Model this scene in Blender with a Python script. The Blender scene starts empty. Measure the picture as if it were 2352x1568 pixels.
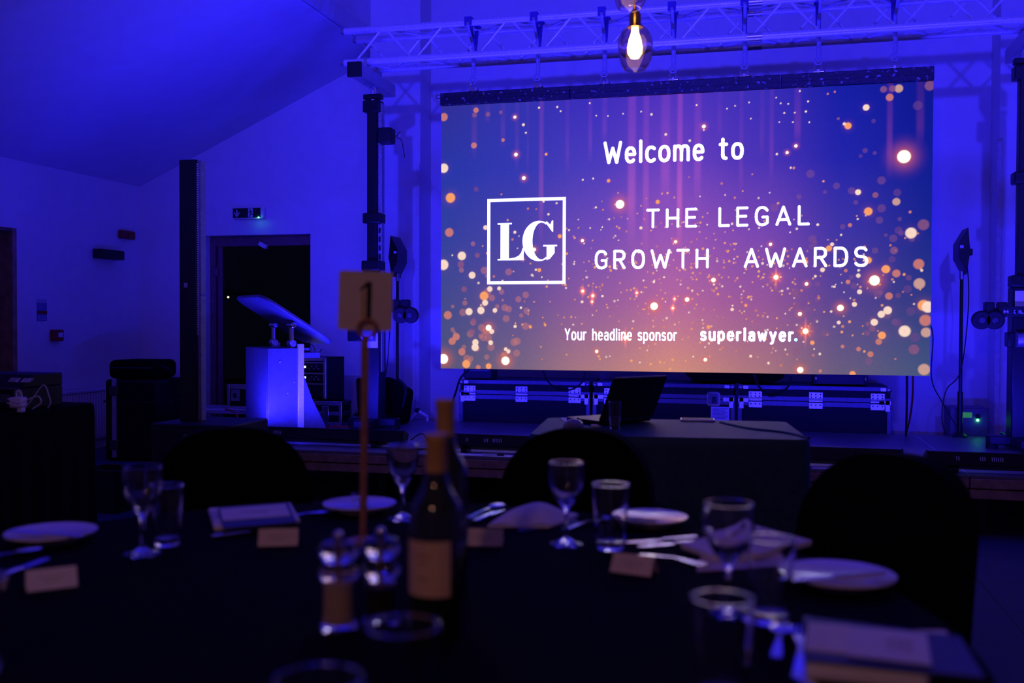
import bpy, math, random
import numpy as np
from mathutils import Matrix, Vector, Euler
random.seed(7)
SC = bpy.context.scene
COL = SC.collection
rad = math.radians

# ------------------------------------------------------------------ camera
F_PX, CX, CY = 2280.0, 1176.0, 784.0
HC = 1.20
YAW, PITCH, ROLL = rad(14.0), rad(1.16), rad(0.2)
CM = Matrix.Rotation(YAW, 3, 'Z') @ Matrix.Rotation(math.pi / 2 - PITCH, 3, 'X') @ Matrix.Rotation(ROLL, 3, 'Z')
CAM_LOC = Vector((0, 0, HC))
cd = bpy.data.cameras.new('camera')
cam = bpy.data.objects.new('camera', cd)
COL.objects.link(cam)
cam.matrix_world = Matrix.Translation(CAM_LOC) @ CM.to_4x4()
cd.sensor_width = 36.0
cd.lens = F_PX / 2352 * 36.0
cd.clip_start = 0.05
cd.clip_end = 200
cd.dof.use_dof = True
cd.dof.focus_distance = 7.3
cd.dof.aperture_fstop = 2.5
SC.camera = cam

# ------------------------------------------------------------------ world and exposure
w = bpy.data.worlds.new('night')
SC.world = w
w.use_nodes = True
w.node_tree.nodes['Background'].inputs[0].default_value = (0.002, 0.002, 0.008, 1)
w.node_tree.nodes['Background'].inputs[1].default_value = 0.4
vs = SC.view_settings
vs.view_transform = 'Standard'
vs.look = 'None'
vs.exposure = 0.0
vs.gamma = 1.0
vs.use_curve_mapping = False

BLUE = (0.018, 0.012, 1.0)

def aim(o, d):
    o.rotation_euler = Vector(d).to_track_quat('-Z', 'Y').to_euler()

def area(name, loc, d, sx, sy, power, col, spread=180):
    l = bpy.data.lights.new(name, 'AREA')
    l.shape = 'RECTANGLE'
    l.size, l.size_y = sx, sy
    l.energy = power
    l.color = col
    l.spread = rad(spread)
    o = bpy.data.objects.new(name, l)
    COL.objects.link(o)
    o.location = loc
    aim(o, d)
    return o

def spot(name, loc, target, power, col, size, blend=0.6, r=0.05):
    l = bpy.data.lights.new(name, 'SPOT')
    l.energy = power
    l.color = col
    l.spot_size = rad(size)
    l.spot_blend = blend
    l.shadow_soft_size = r
    o = bpy.data.objects.new(name, l)
    COL.objects.link(o)
    o.location = loc
    aim(o, Vector(target) - Vector(loc))
    return o

def point(name, loc, power, col, r=0.03):
    l = bpy.data.lights.new(name, 'POINT')
    l.energy = power
    l.color = col
    l.shadow_soft_size = r
    o = bpy.data.objects.new(name, l)
    COL.objects.link(o)
    o.location = loc
    return o

# blue house wash: two heads on the lighting bar at the back of the hall, behind the photographer
spot('house_wash_a_offscreen', (-1.4, -2.6, 3.9), (-2.7, 8.6, 3.1), 2500, (0.032, 0.023, 1.0), 36, 1.0, 0.12)
spot('house_wash_b_offscreen', (1.2, -2.6, 3.9), (0.9, 8.6, 3.3), 2500, (0.032, 0.023, 1.0), 36, 1.0, 0.12)
# blue uplighter by the side wall, left of the picture (its patch shows in the upper left corner of the ceiling)
spot('side_wall_uplight_offscreen', (-5.6, 1.0, 0.3), (-4.9, 1.6, 3.0), 170, BLUE, 110, 1.0, 0.05)
# the hall's amber pendants carry on behind the photographer
point('pendant_row_offscreen', (-0.5, -1.3, 2.35), 20.0, (1.0, 0.43, 0.30), 0.08)

# ------------------------------------------------------------------ projection helpers (photo pixel -> place in the room)
def ray(px, py):
    return CM @ Vector(((px - CX) / F_PX, -(py - CY) / F_PX, -1.0))
def onZ(px, py, z):
    d = ray(px, py); t = (z - HC) / d.z
    return CAM_LOC + d * t
def onY(px, py, y):
    d = ray(px, py); t = y / d.y
    return CAM_LOC + d * t
def onX(px, py, x):
    d = ray(px, py); t = x / d.x
    return CAM_LOC + d * t

# ------------------------------------------------------------------ materials
def lin(c):
    return tuple(((v / 255) / 12.92 if v / 255 <= 0.04045 else ((v / 255 + 0.055) / 1.055) ** 2.4) for v in c[:3])

MATS = {}
def mat(name, col, rough=0.6, metal=0.0, noise=0.12, scale=30.0, bump=0.0, emit=None, estr=1.0, trans=0.0, ior=1.45,
        spec=0.5, coat=0.0, sheen=0.0):
    if name in MATS:
        return MATS[name]
    m = bpy.data.materials.new(name)
    m.use_nodes = True
    nt = m.node_tree
    b = nt.nodes['Principled BSDF']
    b.inputs['Roughness'].default_value = rough
    b.inputs['Metallic'].default_value = metal
    b.inputs['Transmission Weight'].default_value = trans
    b.inputs['IOR'].default_value = ior
    b.inputs['Specular IOR Level'].default_value = spec
    b.inputs['Coat Weight'].default_value = coat
    b.inputs['Sheen Weight'].default_value = sheen
    tc = nt.nodes.new('ShaderNodeTexCoord')
    nz = nt.nodes.new('ShaderNodeTexNoise')
    nz.inputs['Scale'].default_value = scale
    nz.inputs['Detail'].default_value = 5
    nt.links.new(tc.outputs['Object'], nz.inputs['Vector'])
    cr = nt.nodes.new('ShaderNodeValToRGB')
    lo = tuple(max(0, c * (1 - noise)) for c in col)
    hi = tuple(min(1, c * (1 + noise)) for c in col)
    cr.color_ramp.elements[0].position = 0.3
    cr.color_ramp.elements[1].position = 0.7
    cr.color_ramp.elements[0].color = (*lo, 1)
    cr.color_ramp.elements[1].color = (*hi, 1)
    nt.links.new(nz.outputs['Fac'], cr.inputs['Fac'])
    nt.links.new(cr.outputs['Color'], b.inputs['Base Color'])
    if bump:
        bp = nt.nodes.new('ShaderNodeBump')
        bp.inputs['Strength'].default_value = bump
        bp.inputs['Distance'].default_value = 0.01
        nt.links.new(nz.outputs['Fac'], bp.inputs['Height'])
        nt.links.new(bp.outputs['Normal'], b.inputs['Normal'])
    if emit:
        b.inputs['Emission Color'].default_value = (*emit, 1)
        b.inputs['Emission Strength'].default_value = estr
    MATS[name] = m
    return m

M_WALL = mat('painted_plaster', (0.78, 0.77, 0.76), 0.75, noise=0.03, scale=9, bump=0.05)
M_CEIL = mat('ceiling_plaster', (0.66, 0.66, 0.67), 0.85, noise=0.03, scale=7, bump=0.04)
M_BLACK = mat('black_paint', (0.012, 0.012, 0.014), 0.5)
M_BLACKM = mat('black_metal', (0.015, 0.015, 0.018), 0.38, 0.3)
M_RUBBER = mat('black_rubber', (0.01, 0.01, 0.01), 0.7)
M_FABRIC = mat('black_spandex', (0.003, 0.003, 0.0035), 0.95, bump=0.1, scale=200, spec=0.08)
M_CLOTH = mat('black_table_linen', (0.0030, 0.0032, 0.0060), 0.9, bump=0.15, scale=60, spec=0.06)
M_ALU = mat('aluminium', (0.72, 0.72, 0.74), 0.33, 1.0, noise=0.1, scale=60)
M_ALUF = mat('satin_aluminium_tube', (0.88, 0.88, 0.90), 0.42, 0.30, noise=0.1, scale=50, bump=0.05)
M_STEEL = mat('galvanised_steel', (0.5, 0.5, 0.52), 0.45, 0.8, noise=0.25, scale=60)
M_CHROME = mat('polished_steel', (0.85, 0.85, 0.86), 0.14, 1.0, noise=0.03)
M_PLASTICW = mat('white_plastic', (0.75, 0.74, 0.72), 0.45)
M_PAPER = mat('white_paper', (0.85, 0.84, 0.80), 0.8, noise=0.04)
M_NAPKIN = mat('white_napkin_linen', (0.82, 0.81, 0.80), 0.9, noise=0.05, scale=120, bump=0.1)
M_CREAM = mat('cream_card', (0.80, 0.70, 0.56), 0.75, noise=0.04)
M_CHINA = mat('white_china', (0.82, 0.81, 0.79), 0.12, noise=0.02, coat=0.4)
M_GLASS = mat('clear_glass', (1, 1, 1), 0.0, trans=1.0, ior=1.46, noise=0.0)
M_WOOD = mat('oak_trim', (0.36, 0.22, 0.13), 0.5, noise=0.3, scale=12)
M_DECKW = mat('plywood_edge', (0.42, 0.30, 0.21), 0.55, noise=0.25, scale=18)
M_DKWOOD = mat('dark_door_wood', (0.16, 0.085, 0.06), 0.5, noise=0.3, scale=10)
M_CASE = mat('black_laminated_ply', (0.007, 0.007, 0.010), 0.5, noise=0.3, scale=80, bump=0.1, spec=0.18)
M_EXTR = mat('anodised_case_edge', (0.10, 0.10, 0.115), 0.42, 0.7, noise=0.15)
M_DARKALU = mat('dull_latch_steel', (0.55, 0.55, 0.58), 0.35, 0.9)
M_RED = mat('red_cable_jacket', (0.75, 0.03, 0.03), 0.5)
M_REDD = mat('dark_red_plastic', (0.30, 0.02, 0.02), 0.5)
M_BLUEC = mat('violet_polyester_sling', (0.10, 0.06, 0.42), 0.8, bump=0.3, scale=150)
M_SILVER = mat('glitter_silver_sheath', (0.5, 0.5, 0.55), 0.5, 0.4, noise=0.6, scale=220, bump=0.4)
M_GREEN = mat('green_led', (0.05, 0.6, 0.1), 0.4, emit=(0.05, 1.0, 0.12), estr=25)
M_REDLED = mat('red_digit_led', (0.6, 0.02, 0.02), 0.4, emit=(1.0, 0.03, 0.02), estr=2.0)
M_WHITELED = mat('white_status_led', (0.6, 0.6, 0.6), 0.4, emit=(0.9, 0.95, 1.0), estr=1.6)
M_BRASS = mat('aged_brass', (0.55, 0.33, 0.08), 0.3, 1.0)
M_AMBERG = mat('amber_blown_glass', (1.0, 0.80, 0.60), 0.02, trans=1.0, ior=1.22, noise=0.0)
M_WHITETXT = mat('lit_white_lettering', (1, 1, 1), 0.5, emit=(1, 0.99, 1.0), estr=1.5)
M_LIGHTTXT = mat('printed_white_ink', (0.8, 0.8, 0.82), 0.6)
M_BLKTXT = mat('printed_black_ink', (0.012, 0.012, 0.012), 0.6)

def tagm(o, label=None, cat=None, group=None, kind=None):
    if label: o['label'] = label
    if cat: o['category'] = cat
    if group: o['group'] = group
    if kind: o['kind'] = kind
    return o

# ------------------------------------------------------------------ mesh builder
class MB:
    def __init__(self):
        self.v = []; self.f = []
    def add(self, vs, fs):
        n = len(self.v)
        self.v += [tuple(p) for p in vs]
        self.f += [tuple(i + n for i in f) for f in fs]
        return self
    def box(self, x0, x1, y0, y1, z0, z1, M=None):
        p = [Vector(q) for q in ((x0, y0, z0), (x1, y0, z0), (x1, y1, z0), (x0, y1, z0), (x0, y0, z1), (x1, y0, z1), (x1, y1, z1), (x0, y1, z1))]
        if M is not None: p = [M @ q for q in p]
        return self.add(p, [(0, 3, 2, 1), (4, 5, 6, 7), (0, 1, 5, 4), (1, 2, 6, 5), (2, 3, 7, 6), (3, 0, 4, 7)])
    def cyl(self, p0, p1, r0, r1=None, n=12):
        if r1 is None: r1 = r0
        p0 = Vector(p0); p1 = Vector(p1)
        d = (p1 - p0).normalized()
        a = d.orthogonal().normalized(); b = d.cross(a)
        vs = []
        for p, r in ((p0, r0), (p1, r1)):
            for i in range(n):
                t = 2 * math.pi * i / n
                vs.append(p + (a * math.cos(t) + b * math.sin(t)) * r)
        fs = [(i, (i + 1) % n, n + (i + 1) % n, n + i) for i in range(n)]
        fs += [tuple(range(n))[::-1], tuple(range(n, 2 * n))]
        return self.add(vs, fs)
    def tube(self, pts, r, n=8):
        pts = [Vector(p) for p in pts]
        vs = []; fs = []
        up = None
        for i, p in enumerate(pts):
            d = (pts[min(i + 1, len(pts) - 1)] - pts[max(i - 1, 0)]).normalized()
            if up is None: a = d.orthogonal().normalized()
            else:
                a = up - d * up.dot(d)
                a = a.normalized() if a.length > 1e-6 else d.orthogonal().normalized()
            up = a
            b = d.cross(a)
            for k in range(n):
                t = 2 * math.pi * k / n
                vs.append(p + (a * math.cos(t) + b * math.sin(t)) * r)
        for i in range(len(pts) - 1):
            for k in range(n):
                fs.append((i * n + k, i * n + (k + 1) % n, (i + 1) * n + (k + 1) % n, (i + 1) * n + k))
        fs += [tuple(range(n))[::-1], tuple(range((len(pts) - 1) * n, len(pts) * n))]
        return self.add(vs, fs)
    def lathe(self, prof, n=32, c=(0, 0, 0)):
        vs = []; fs = []
        m = len(prof)
        for (r, z) in prof:
            for k in range(n):
                t = 2 * math.pi * k / n
                vs.append((c[0] + r * math.cos(t), c[1] + r * math.sin(t), c[2] + z))
        for i in range(m - 1):
            for k in range(n):
                fs.append((i * n + k, i * n + (k + 1) % n, (i + 1) * n + (k + 1) % n, (i + 1) * n + k))
        if prof[0][0] > 1e-5: fs.append(tuple(range(n))[::-1])
        if prof[-1][0] > 1e-5: fs.append(tuple(range((m - 1) * n, m * n)))
        return self.add(vs, fs)
    def prism(self, poly, axis, h0, h1):
        def P(a, b, h):
            return (h, a, b) if axis == 'x' else ((a, h, b) if axis == 'y' else (a, b, h))
        n = len(poly)
        vs = [P(a, b, h0) for a, b in poly] + [P(a, b, h1) for a, b in poly]
        fs = [(i, (i + 1) % n, n + (i + 1) % n, n + i) for i in range(n)]
        fs += [tuple(range(n))[::-1], tuple(range(n, 2 * n))]
        return self.add(vs, fs)
    def ball(self, c, r, n=12, sz=(1, 1, 1)):
        prof = [(max(1e-6, r * math.sin(math.pi * i / n)), -r * math.cos(math.pi * i / n)) for i in range(n + 1)]
        k = len(self.v)
        self.lathe(prof, 2 * n)
        for i in range(k, len(self.v)):
            x, y, z = self.v[i]
            self.v[i] = (x * sz[0] + c[0], y * sz[1] + c[1], z * sz[2] + c[2])
        return self
    def xf(self, M):
        self.v = [tuple(M @ Vector(p)) for p in self.v]
        return self
    def build(self, name, m, parent=None, bevel=0.0, smooth=True, seg=2, recalc=True):
        me = bpy.data.meshes.new(name)
        me.from_pydata(self.v, [], self.f)
        me.materials.append(m)
        import bmesh
        bm = bmesh.new(); bm.from_mesh(me)
        bmesh.ops.remove_doubles(bm, verts=bm.verts, dist=1e-6)
        if recalc: bmesh.ops.recalc_face_normals(bm, faces=bm.faces)
        bm.to_mesh(me); bm.free()
        if smooth:
            me.shade_smooth()
            me.set_sharp_from_angle(angle=rad(38))
        o = bpy.data.objects.new(name, me)
        COL.objects.link(o)
        if parent is not None: o.parent = parent
        if bevel:
            b = o.modifiers.new('bevel', 'BEVEL')
            b.width = bevel; b.segments = seg; b.limit_method = 'ANGLE'
        return o

def thing(name, label, cat, loc=(0, 0, 0), rz=0.0, group=None):
    o = bpy.data.objects.new(name, None)
    o.empty_display_size = 0.1
    COL.objects.link(o)
    o.location = loc
    o.rotation_euler = (0, 0, rz)
    return tagm(o, label, cat, group)

def kids(o):
    return [c for c in COL.objects if c.parent == o]

def dup(root, loc, rz, label=None):
    r = root.copy(); COL.objects.link(r)
    r.location = loc; r.rotation_euler = (0, 0, rz)
    if label: r['label'] = label
    for ch in kids(root):
        c = ch.copy(); COL.objects.link(c); c.parent = r
        for g in kids(ch):
            d = g.copy(); COL.objects.link(d); d.parent = c
    return r

def struct(o, label, cat):
    return tagm(o, label, cat, kind='structure')

def smoothpath(pts, n=8):
    pts = [Vector(p) for p in pts]
    out = []
    for i in range(len(pts) - 1):
        p0 = pts[max(i - 1, 0)]; p1 = pts[i]; p2 = pts[i + 1]; p3 = pts[min(i + 2, len(pts) - 1)]
        for k in range(n):
            t = k / n
            out.append(0.5 * ((2 * p1) + (p2 - p0) * t + (2 * p0 - 5 * p1 + 4 * p2 - p3) * t * t + (3 * p1 - p0 - 3 * p2 + p3) * t ** 3))
    out.append(pts[-1])
    return out

# ------------------------------------------------------------------ stroke lettering
def arc(cx, cy, rx, ry, a0, a1, n=14, e=2.4):
    out = []
    for i in range(n + 1):
        t = rad(a0 + (a1 - a0) * i / n)
        c, s_ = math.cos(t), math.sin(t)
        out.append((cx + rx * math.copysign(abs(c) ** (2 / e), c), cy + ry * math.copysign(abs(s_) ** (2 / e), s_)))
    return out
XH = 0.70
GL = {
    'A': (0.62, [[(0, 0), (0.31, 1), (0.62, 0)], [(0.11, 0.28), (0.51, 0.28)]]),
    'B': (0.52, [[(0, 0), (0, 1), (0.25, 1)] + arc(0.25, 0.77, 0.22, 0.23, 90, -90) + [(0, 0.54), (0.28, 0.54)] + arc(0.28, 0.27, 0.24, 0.27, 90, -90) + [(0, 0)]]),
    'D': (0.56, [[(0, 0), (0, 1), (0.24, 1)] + arc(0.24, 0.5, 0.32, 0.5, 90, -90) + [(0, 0)]]),
    'E': (0.46, [[(0.46, 1), (0, 1), (0, 0), (0.46, 0)], [(0, 0.52), (0.40, 0.52)]]),
    'G': (0.56, [arc(0.29, 0.5, 0.29, 0.5, 38, 290) + [(0.54, 0.12), (0.54, 0.45), (0.32, 0.45)]]),
    'H': (0.54, [[(0, 0), (0, 1)], [(0.54, 0), (0.54, 1)], [(0, 0.5), (0.54, 0.5)]]),
    'I': (0.02, [[(0.01, 0), (0.01, 1)]]),
    'L': (0.44, [[(0, 1), (0, 0), (0.44, 0)]]),
    'M': (0.70, [[(0, 0), (0, 1), (0.35, 0.25), (0.70, 1), (0.70, 0)]]),
    'O': (0.58, [arc(0.29, 0.5, 0.29, 0.5, 0, 360, 28)]),
    'R': (0.52, [[(0, 0), (0, 1), (0.25, 1)] + arc(0.25, 0.74, 0.25, 0.26, 90, -90) + [(0, 0.48)], [(0.26, 0.48), (0.52, 0)]]),
    'S': (0.50, [arc(0.25, 0.75, 0.25, 0.25, 25, 270, 12) + arc(0.25, 0.25, 0.27, 0.25, 90, -155, 12)]),
    'T': (0.56, [[(0, 1), (0.56, 1)], [(0.28, 1), (0.28, 0)]]),
    'U': (0.56, [[(0, 1), (0, 0.3)] + arc(0.28, 0.3, 0.28, 0.3, 180, 360) + [(0.56, 1)]]),
    'W': (0.90, [[(0, 1), (0.22, 0), (0.45, 0.72), (0.68, 0), (0.90, 1)]]),
    'Y': (0.58, [[(0, 1), (0.29, 0.45), (0.58, 1)], [(0.29, 0.45), (0.29, 0)]]),
    'a': (0.46, [[(0.04, 0.62)] + arc(0.23, 0.5, 0.22, 0.2, 110, 0, 8) + [(0.45, 0)], arc(0.23, 0.2, 0.22, 0.2, 40, 330, 14)]),
    'c': (0.42, [arc(0.25, 0.35, 0.25, 0.35, 48, 312)]),
    'd': (0.48, [arc(0.24, 0.35, 0.24, 0.35, 0, 360, 22), [(0.48, 1.0), (0.48, 0)]]),
    'e': (0.48, [[(0.02, 0.37), (0.47, 0.37)] + arc(0.245, 0.35, 0.235, 0.35, 5, 315, 20)]),
    'h': (0.46, [[(0, 0), (0, 1.0)], [(0, 0.42)] + arc(0.23, 0.42, 0.23, 0.28, 180, 0, 12) + [(0.46, 0)]]),
    'i': (0.03, [[(0.015, 0), (0.015, XH)], [(0.015, 0.94), (0.015, 0.955)]]),
    'l': (0.03, [[(0.015, 0), (0.015, 1.03)]]),
    'm': (0.76, [[(0, 0), (0, XH)], [(0, 0.45)] + arc(0.19, 0.45, 0.19, 0.25, 180, 0, 10) + [(0.38, 0)], [(0.38, 0.45)] + arc(0.57, 0.45, 0.19, 0.25, 180, 0, 10) + [(0.76, 0)]]),
    'n': (0.46, [[(0, 0), (0, XH)], [(0, 0.42)] + arc(0.23, 0.42, 0.23, 0.28, 180, 0, 12) + [(0.46, 0)]]),
    'o': (0.50, [arc(0.25, 0.35, 0.25, 0.35, 0, 360, 24)]),
    'p': (0.48, [[(0, -0.28), (0, XH)], arc(0.24, 0.35, 0.24, 0.35, 0, 360, 22)]),
    'r': (0.28, [[(0, 0), (0, XH)], [(0, 0.42)] + arc(0.22, 0.42, 0.22, 0.27, 180, 75, 8)]),
    's': (0.40, [arc(0.2, 0.53, 0.19, 0.17, 25, 270, 10) + arc(0.2, 0.18, 0.2, 0.18, 90, -155, 10)]),
    't': (0.36, [[(0.14, 0.95), (0.14, 0.2)] + arc(0.30, 0.18, 0.16, 0.17, 180, 275, 6), [(0, XH), (0.34, XH)]]),
    'u': (0.46, [[(0, XH), (0, 0.28)] + arc(0.23, 0.28, 0.23, 0.28, 180, 360, 12), [(0.46, XH), (0.46, 0)]]),
    'w': (0.72, [[(0, XH), (0.18, 0), (0.36, 0.58), (0.54, 0), (0.72, XH)]]),
    'y': (0.48, [[(0, XH), (0.25, 0.02)], [(0.48, XH), (0.18, -0.22), (0.06, -0.27)]]),
    '.': (0.05, [[(0.025, 0.03), (0.025, 0.05)]]),
    ' ': (0.30, []),
}
def lettering(mb, text, width, cap, sw, track=0.22, M=None, depth=0.0, gx=1.0, split=None):
    """strokes in the local x-z plane, baseline at z=0, first stroke at x=0; fitted to width"""
    cur = 0; lays = []
    for ch in text:
        w_, st = GL[ch]
        lays.append((cur, st)); cur += w_ * gx + track
    nat = cur - track
    kx = width / nat if width else cap
    for off, st in lays:
        if split is not None: mb = MB()
        for pl in st:
            P = [((off + x * gx) * kx, z * cap) for x, z in pl]
            for i in range(len(P)):
                x, z = P[i]
                vs = [(x + sw / 2 * math.cos(2 * math.pi * k / 12), depth, z + sw / 2 * math.sin(2 * math.pi * k / 12)) for k in range(12)]
                if M is not None: vs = [M @ Vector(q) for q in vs]
                mb.add(vs, [tuple(range(12))])
                if i:
                    x0, z0 = P[i - 1]
                    dx, dz = x - x0, z - z0
                    L = math.hypot(dx, dz)
                    if L < 1e-7: continue
                    nx, nz = -dz / L * sw / 2, dx / L * sw / 2
                    q = [(x0 + nx, depth, z0 + nz), (x0 - nx, depth, z0 - nz), (x - nx, depth, z - nz), (x + nx, depth, z + nz)]
                    if M is not None: q = [M @ Vector(a) for a in q]
                    mb.add(q, [(0, 1, 2, 3)])
        if split is not None and st: split(mb)
    return mb

# ================================================================== THE ROOM
XL, XR, YB, YF = -6.02, 4.86, 8.75, -5.0
EAVE, XC, ZC, ZTOP = 2.53, -3.44, 3.69, 4.9
XC2 = XR - (XC - XL)
# floor
fm = bpy.data.materials.new('blue_grey_carpet_tiles')
fm.use_nodes = True
nt = fm.node_tree; b = nt.nodes['Principled BSDF']
tc = nt.nodes.new('ShaderNodeTexCoord')
br = nt.nodes.new('ShaderNodeTexBrick')
br.inputs['Scale'].default_value = 1.0
br.inputs['Brick Width'].default_value = 0.5
br.inputs['Row Height'].default_value = 0.5
br.inputs['Mortar Size'].default_value = 0.004
br.offset = 0.0
br.inputs['Color1'].default_value = (0.036, 0.040, 0.10, 1)
br.inputs['Color2'].default_value = (0.044, 0.048, 0.12, 1)
br.inputs['Mortar'].default_value = (0.018, 0.018, 0.04, 1)
nt.links.new(tc.outputs['Object'], br.inputs['Vector'])
nt.links.new(br.outputs['Color'], b.inputs['Base Color'])
nz = nt.nodes.new('ShaderNodeTexNoise'); nz.inputs['Scale'].default_value = 160
bp = nt.nodes.new('ShaderNodeBump'); bp.inputs['Strength'].default_value = 0.5; bp.inputs['Distance'].default_value = 0.01
nt.links.new(tc.outputs['Object'], nz.inputs['Vector'])
nt.links.new(nz.outputs['Fac'], bp.inputs['Height'])
nt.links.new(bp.outputs['Normal'], b.inputs['Normal'])
b.inputs['Roughness'].default_value = 0.9
o = MB().box(XL - 0.35, XR + 0.2, YF - 0.2, YB + 0.3, -0.2, 0).build('floor', fm, smooth=False)
struct(o, 'dark carpet tile floor of the hall', 'floor')

# wall at the back, with the glazed doorway
DX0, DX1, DZ = -5.30, -4.17, 2.03
T = 0.30
mb = MB()
def wallpoly(poly):      # poly in X-Z, extruded to the back
    mb.prism(poly, 'y', YB, YB + T)
sl = (ZC - EAVE) / (XC - XL)
wallpoly([(XL - 0.35, 0), (DX0, 0), (DX0, EAVE + sl * (DX0 - XL)), (XL, EAVE), (XL - 0.35, EAVE)])
wallpoly([(DX0, DZ), (DX1, DZ), (DX1, EAVE + sl * (DX1 - XL)), (DX0, EAVE + sl * (DX0 - XL))])
wallpoly([(DX1, 0), (XC, 0), (XC, ZC), (DX1, EAVE + sl * (DX1 - XL))])
wallpoly([(XC, 0), (XC2, 0), (XC2, ZTOP), (XC, ZTOP)])
wallpoly([(XC2, 0), (XR + 0.2, 0), (XR + 0.2, EAVE), (XR, EAVE), (XC2, ZC)])
o = mb.build('wall_back', M_WALL, smooth=False)
struct(o, 'white plaster gable wall behind the stage', 'wall')
for nm, x0, x1, lb in (('trim_1', XC, -2.96, 'plaster pilaster beside the left lifting tower'), ('trim_2', 1.80, XC2, 'plaster pilaster beside the right lifting tower')):
    o = MB().box(x0, x1, YB - 0.30, YB + 0.02, 0, ZTOP).build(nm, M_WALL, bevel=0.006)
    struct(o, lb, 'pilaster')
# narrow conduit covers on the pilasters
p = onY(2290, 324, YB - 0.3)
o = MB().box(p.x, p.x + 0.036, YB - 0.325, YB - 0.299, 0.0, p.z).build('trim_3', M_PLASTICW, bevel=0.003)
struct(o, 'white plastic cable trunking on the right pilaster', 'trunking')
p = onY(962, 377, YB - 0.3)
o = MB().box(p.x - 0.02, p.x + 0.012, YB - 0.322, YB - 0.299, 0.0, p.z).build('trim_4', M_PLASTICW, bevel=0.003)
struct(o, 'white plastic cable trunking on the left pilaster', 'trunking')
# left wall with deep door opening
LY1, LZ = 7.05, 1.96
mb = MB()
mb.box(XL - T, XL, LY1, YB + T, 0, EAVE + 0.0)
mb.box(XL - T, XL, 5.9, LY1, LZ, EAVE)
mb.box(XL - T, XL, YF, 5.9, 0, EAVE)
o = mb.build('wall_left', M_WALL, smooth=False)
struct(o, 'low side wall carrying the fire alarm points', 'wall')
d2 = thing('door_2', 'brown timber door set deep in the side wall opening', 'door', (XL - T + 0.04, 5.9, 0))
tagm(d2, kind='structure')
MB().box(-0.05, 0.0, 0, 1.15, 0, LZ).build('door_leaf', M_DKWOOD, d2, 0.004)
MB().box(-0.05, 0.262, 1.10, 1.149, 0, LZ).build('door_lining', M_WOOD, d2, 0.003)
MB().box(-0.05, 0.262, 0.0, 1.10, LZ - 0.03, LZ - 0.001).build('door_head', M_DKWOOD, d2, 0.003)
MB().cyl((0.0, 0.18, 1.0), (0.06, 0.18, 1.0), 0.01).cyl((0.055, 0.18, 1.0), (0.055, 0.30, 1.0), 0.009).build('handle', M_STEEL, d2)
o = MB().box(XR, XR + 0.2, YF, YB + T, 0, EAVE).build('wall_right', M_WALL, smooth=False)
struct(o, 'white side wall on the far side of the hall', 'wall')
o = MB().box(XL - T, XR + 0.2, YF - 0.2, YF, 0, ZTOP).build('wall_front', M_WALL, smooth=False)
struct(o, 'plain end wall of the hall facing the stage', 'wall')
# ceilings
th = 0.12
mb = MB()
mb.prism([(XL - T, EAVE - 0.001 - sl * T), (XC, ZC), (XC - 0.0, ZC + th), (XL - T, EAVE + th - sl * T)], 'y', YF, YB + T)
o = mb.build('ceiling_left', M_CEIL, smooth=False); struct(o, 'sloping side aisle ceiling in deep blue light', 'ceiling')
mb = MB()
mb.prism([(XR + 0.2, EAVE - sl * 0.2), (XC2, ZC), (XC2, ZC + th), (XR + 0.2, EAVE + th - sl * 0.2)], 'y', YF, YB + T)
o = mb.build('ceiling_right', M_CEIL, smooth=False); struct(o, 'sloping ceiling over the opposite aisle', 'ceiling')
o = MB().box(XC - 0.15, XC2 + 0.15, YF, YB + T, ZTOP, ZTOP + 0.12).build('ceiling', M_CEIL, smooth=False)
struct(o, 'flat high ceiling over the middle of the hall', 'ceiling')
o = MB().box(XC - 0.15, XC, YF, YB, ZC - 0.02, ZTOP).build('wall_upper_left', M_WALL, smooth=False)
struct(o, 'upright plaster cheek above the sloping ceiling', 'wall')
o = MB().box(XC2, XC2 + 0.15, YF, YB, ZC - 0.02, ZTOP).build('wall_upper_right', M_WALL, smooth=False)
struct(o, 'upright plaster cheek over the opposite aisle', 'wall')
o = MB().box(XC - 0.01, XC + 0.035, YF, YB - 0.3, ZC - 0.02, ZC + 0.13).build('trim_5', M_CEIL, bevel=0.004)
struct(o, 'plaster beam along the edge of the sloping ceiling', 'beam')
o = MB().box(XL + 0.0, XL + 0.02, 7.05, YB, 0, 0.12).build('baseboard_left', M_PLASTICW, bevel=0.004)
struct(o, 'white skirting board under the radiator', 'skirting')

# glazed door to the night outside
d1 = thing('door_1', 'dark glazed double door below the green exit sign', 'door', (0, 0, 0)); tagm(d1, kind='structure')
M_FRAME = mat('brown_door_frame', (0.20, 0.10, 0.11), 0.45, noise=0.2)
yd = YB + 0.10
MB().box(DX0, DX0 + 0.06, yd, yd + 0.07, 0, DZ).build('frame_jamb', M_FRAME, d1, 0.004)
MB().box(DX1 - 0.03, DX1, yd, yd + 0.07, 0, DZ).build('frame_jamb', M_FRAME, d1, 0.004)
MB().box(DX0 + 0.06, DX1 - 0.03, yd, yd + 0.07, DZ - 0.10, DZ).build('frame_head', M_FRAME, d1, 0.004)
MB().box(DX0 + 0.06, DX1 - 0.03, yd + 0.005, yd + 0.06, 0.0, 0.05).build('threshold', M_FRAME, d1, 0.004)
pa = onY(498, 570, yd); pb = onY(509, 570, yd)
st = MB().box(pa.x, pb.x, yd + 0.01, yd + 0.055, 0.05, DZ - 0.10).build('door_stile', M_FRAME, d1, 0.004)
q = onY(497, 623, yd)
MB().box(q.x - 0.03, q.x + 0.02, yd - 0.02, yd + 0.02, q.z - 0.05, q.z + 0.04).build('lock_case', M_FRAME, st, 0.012)
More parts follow.
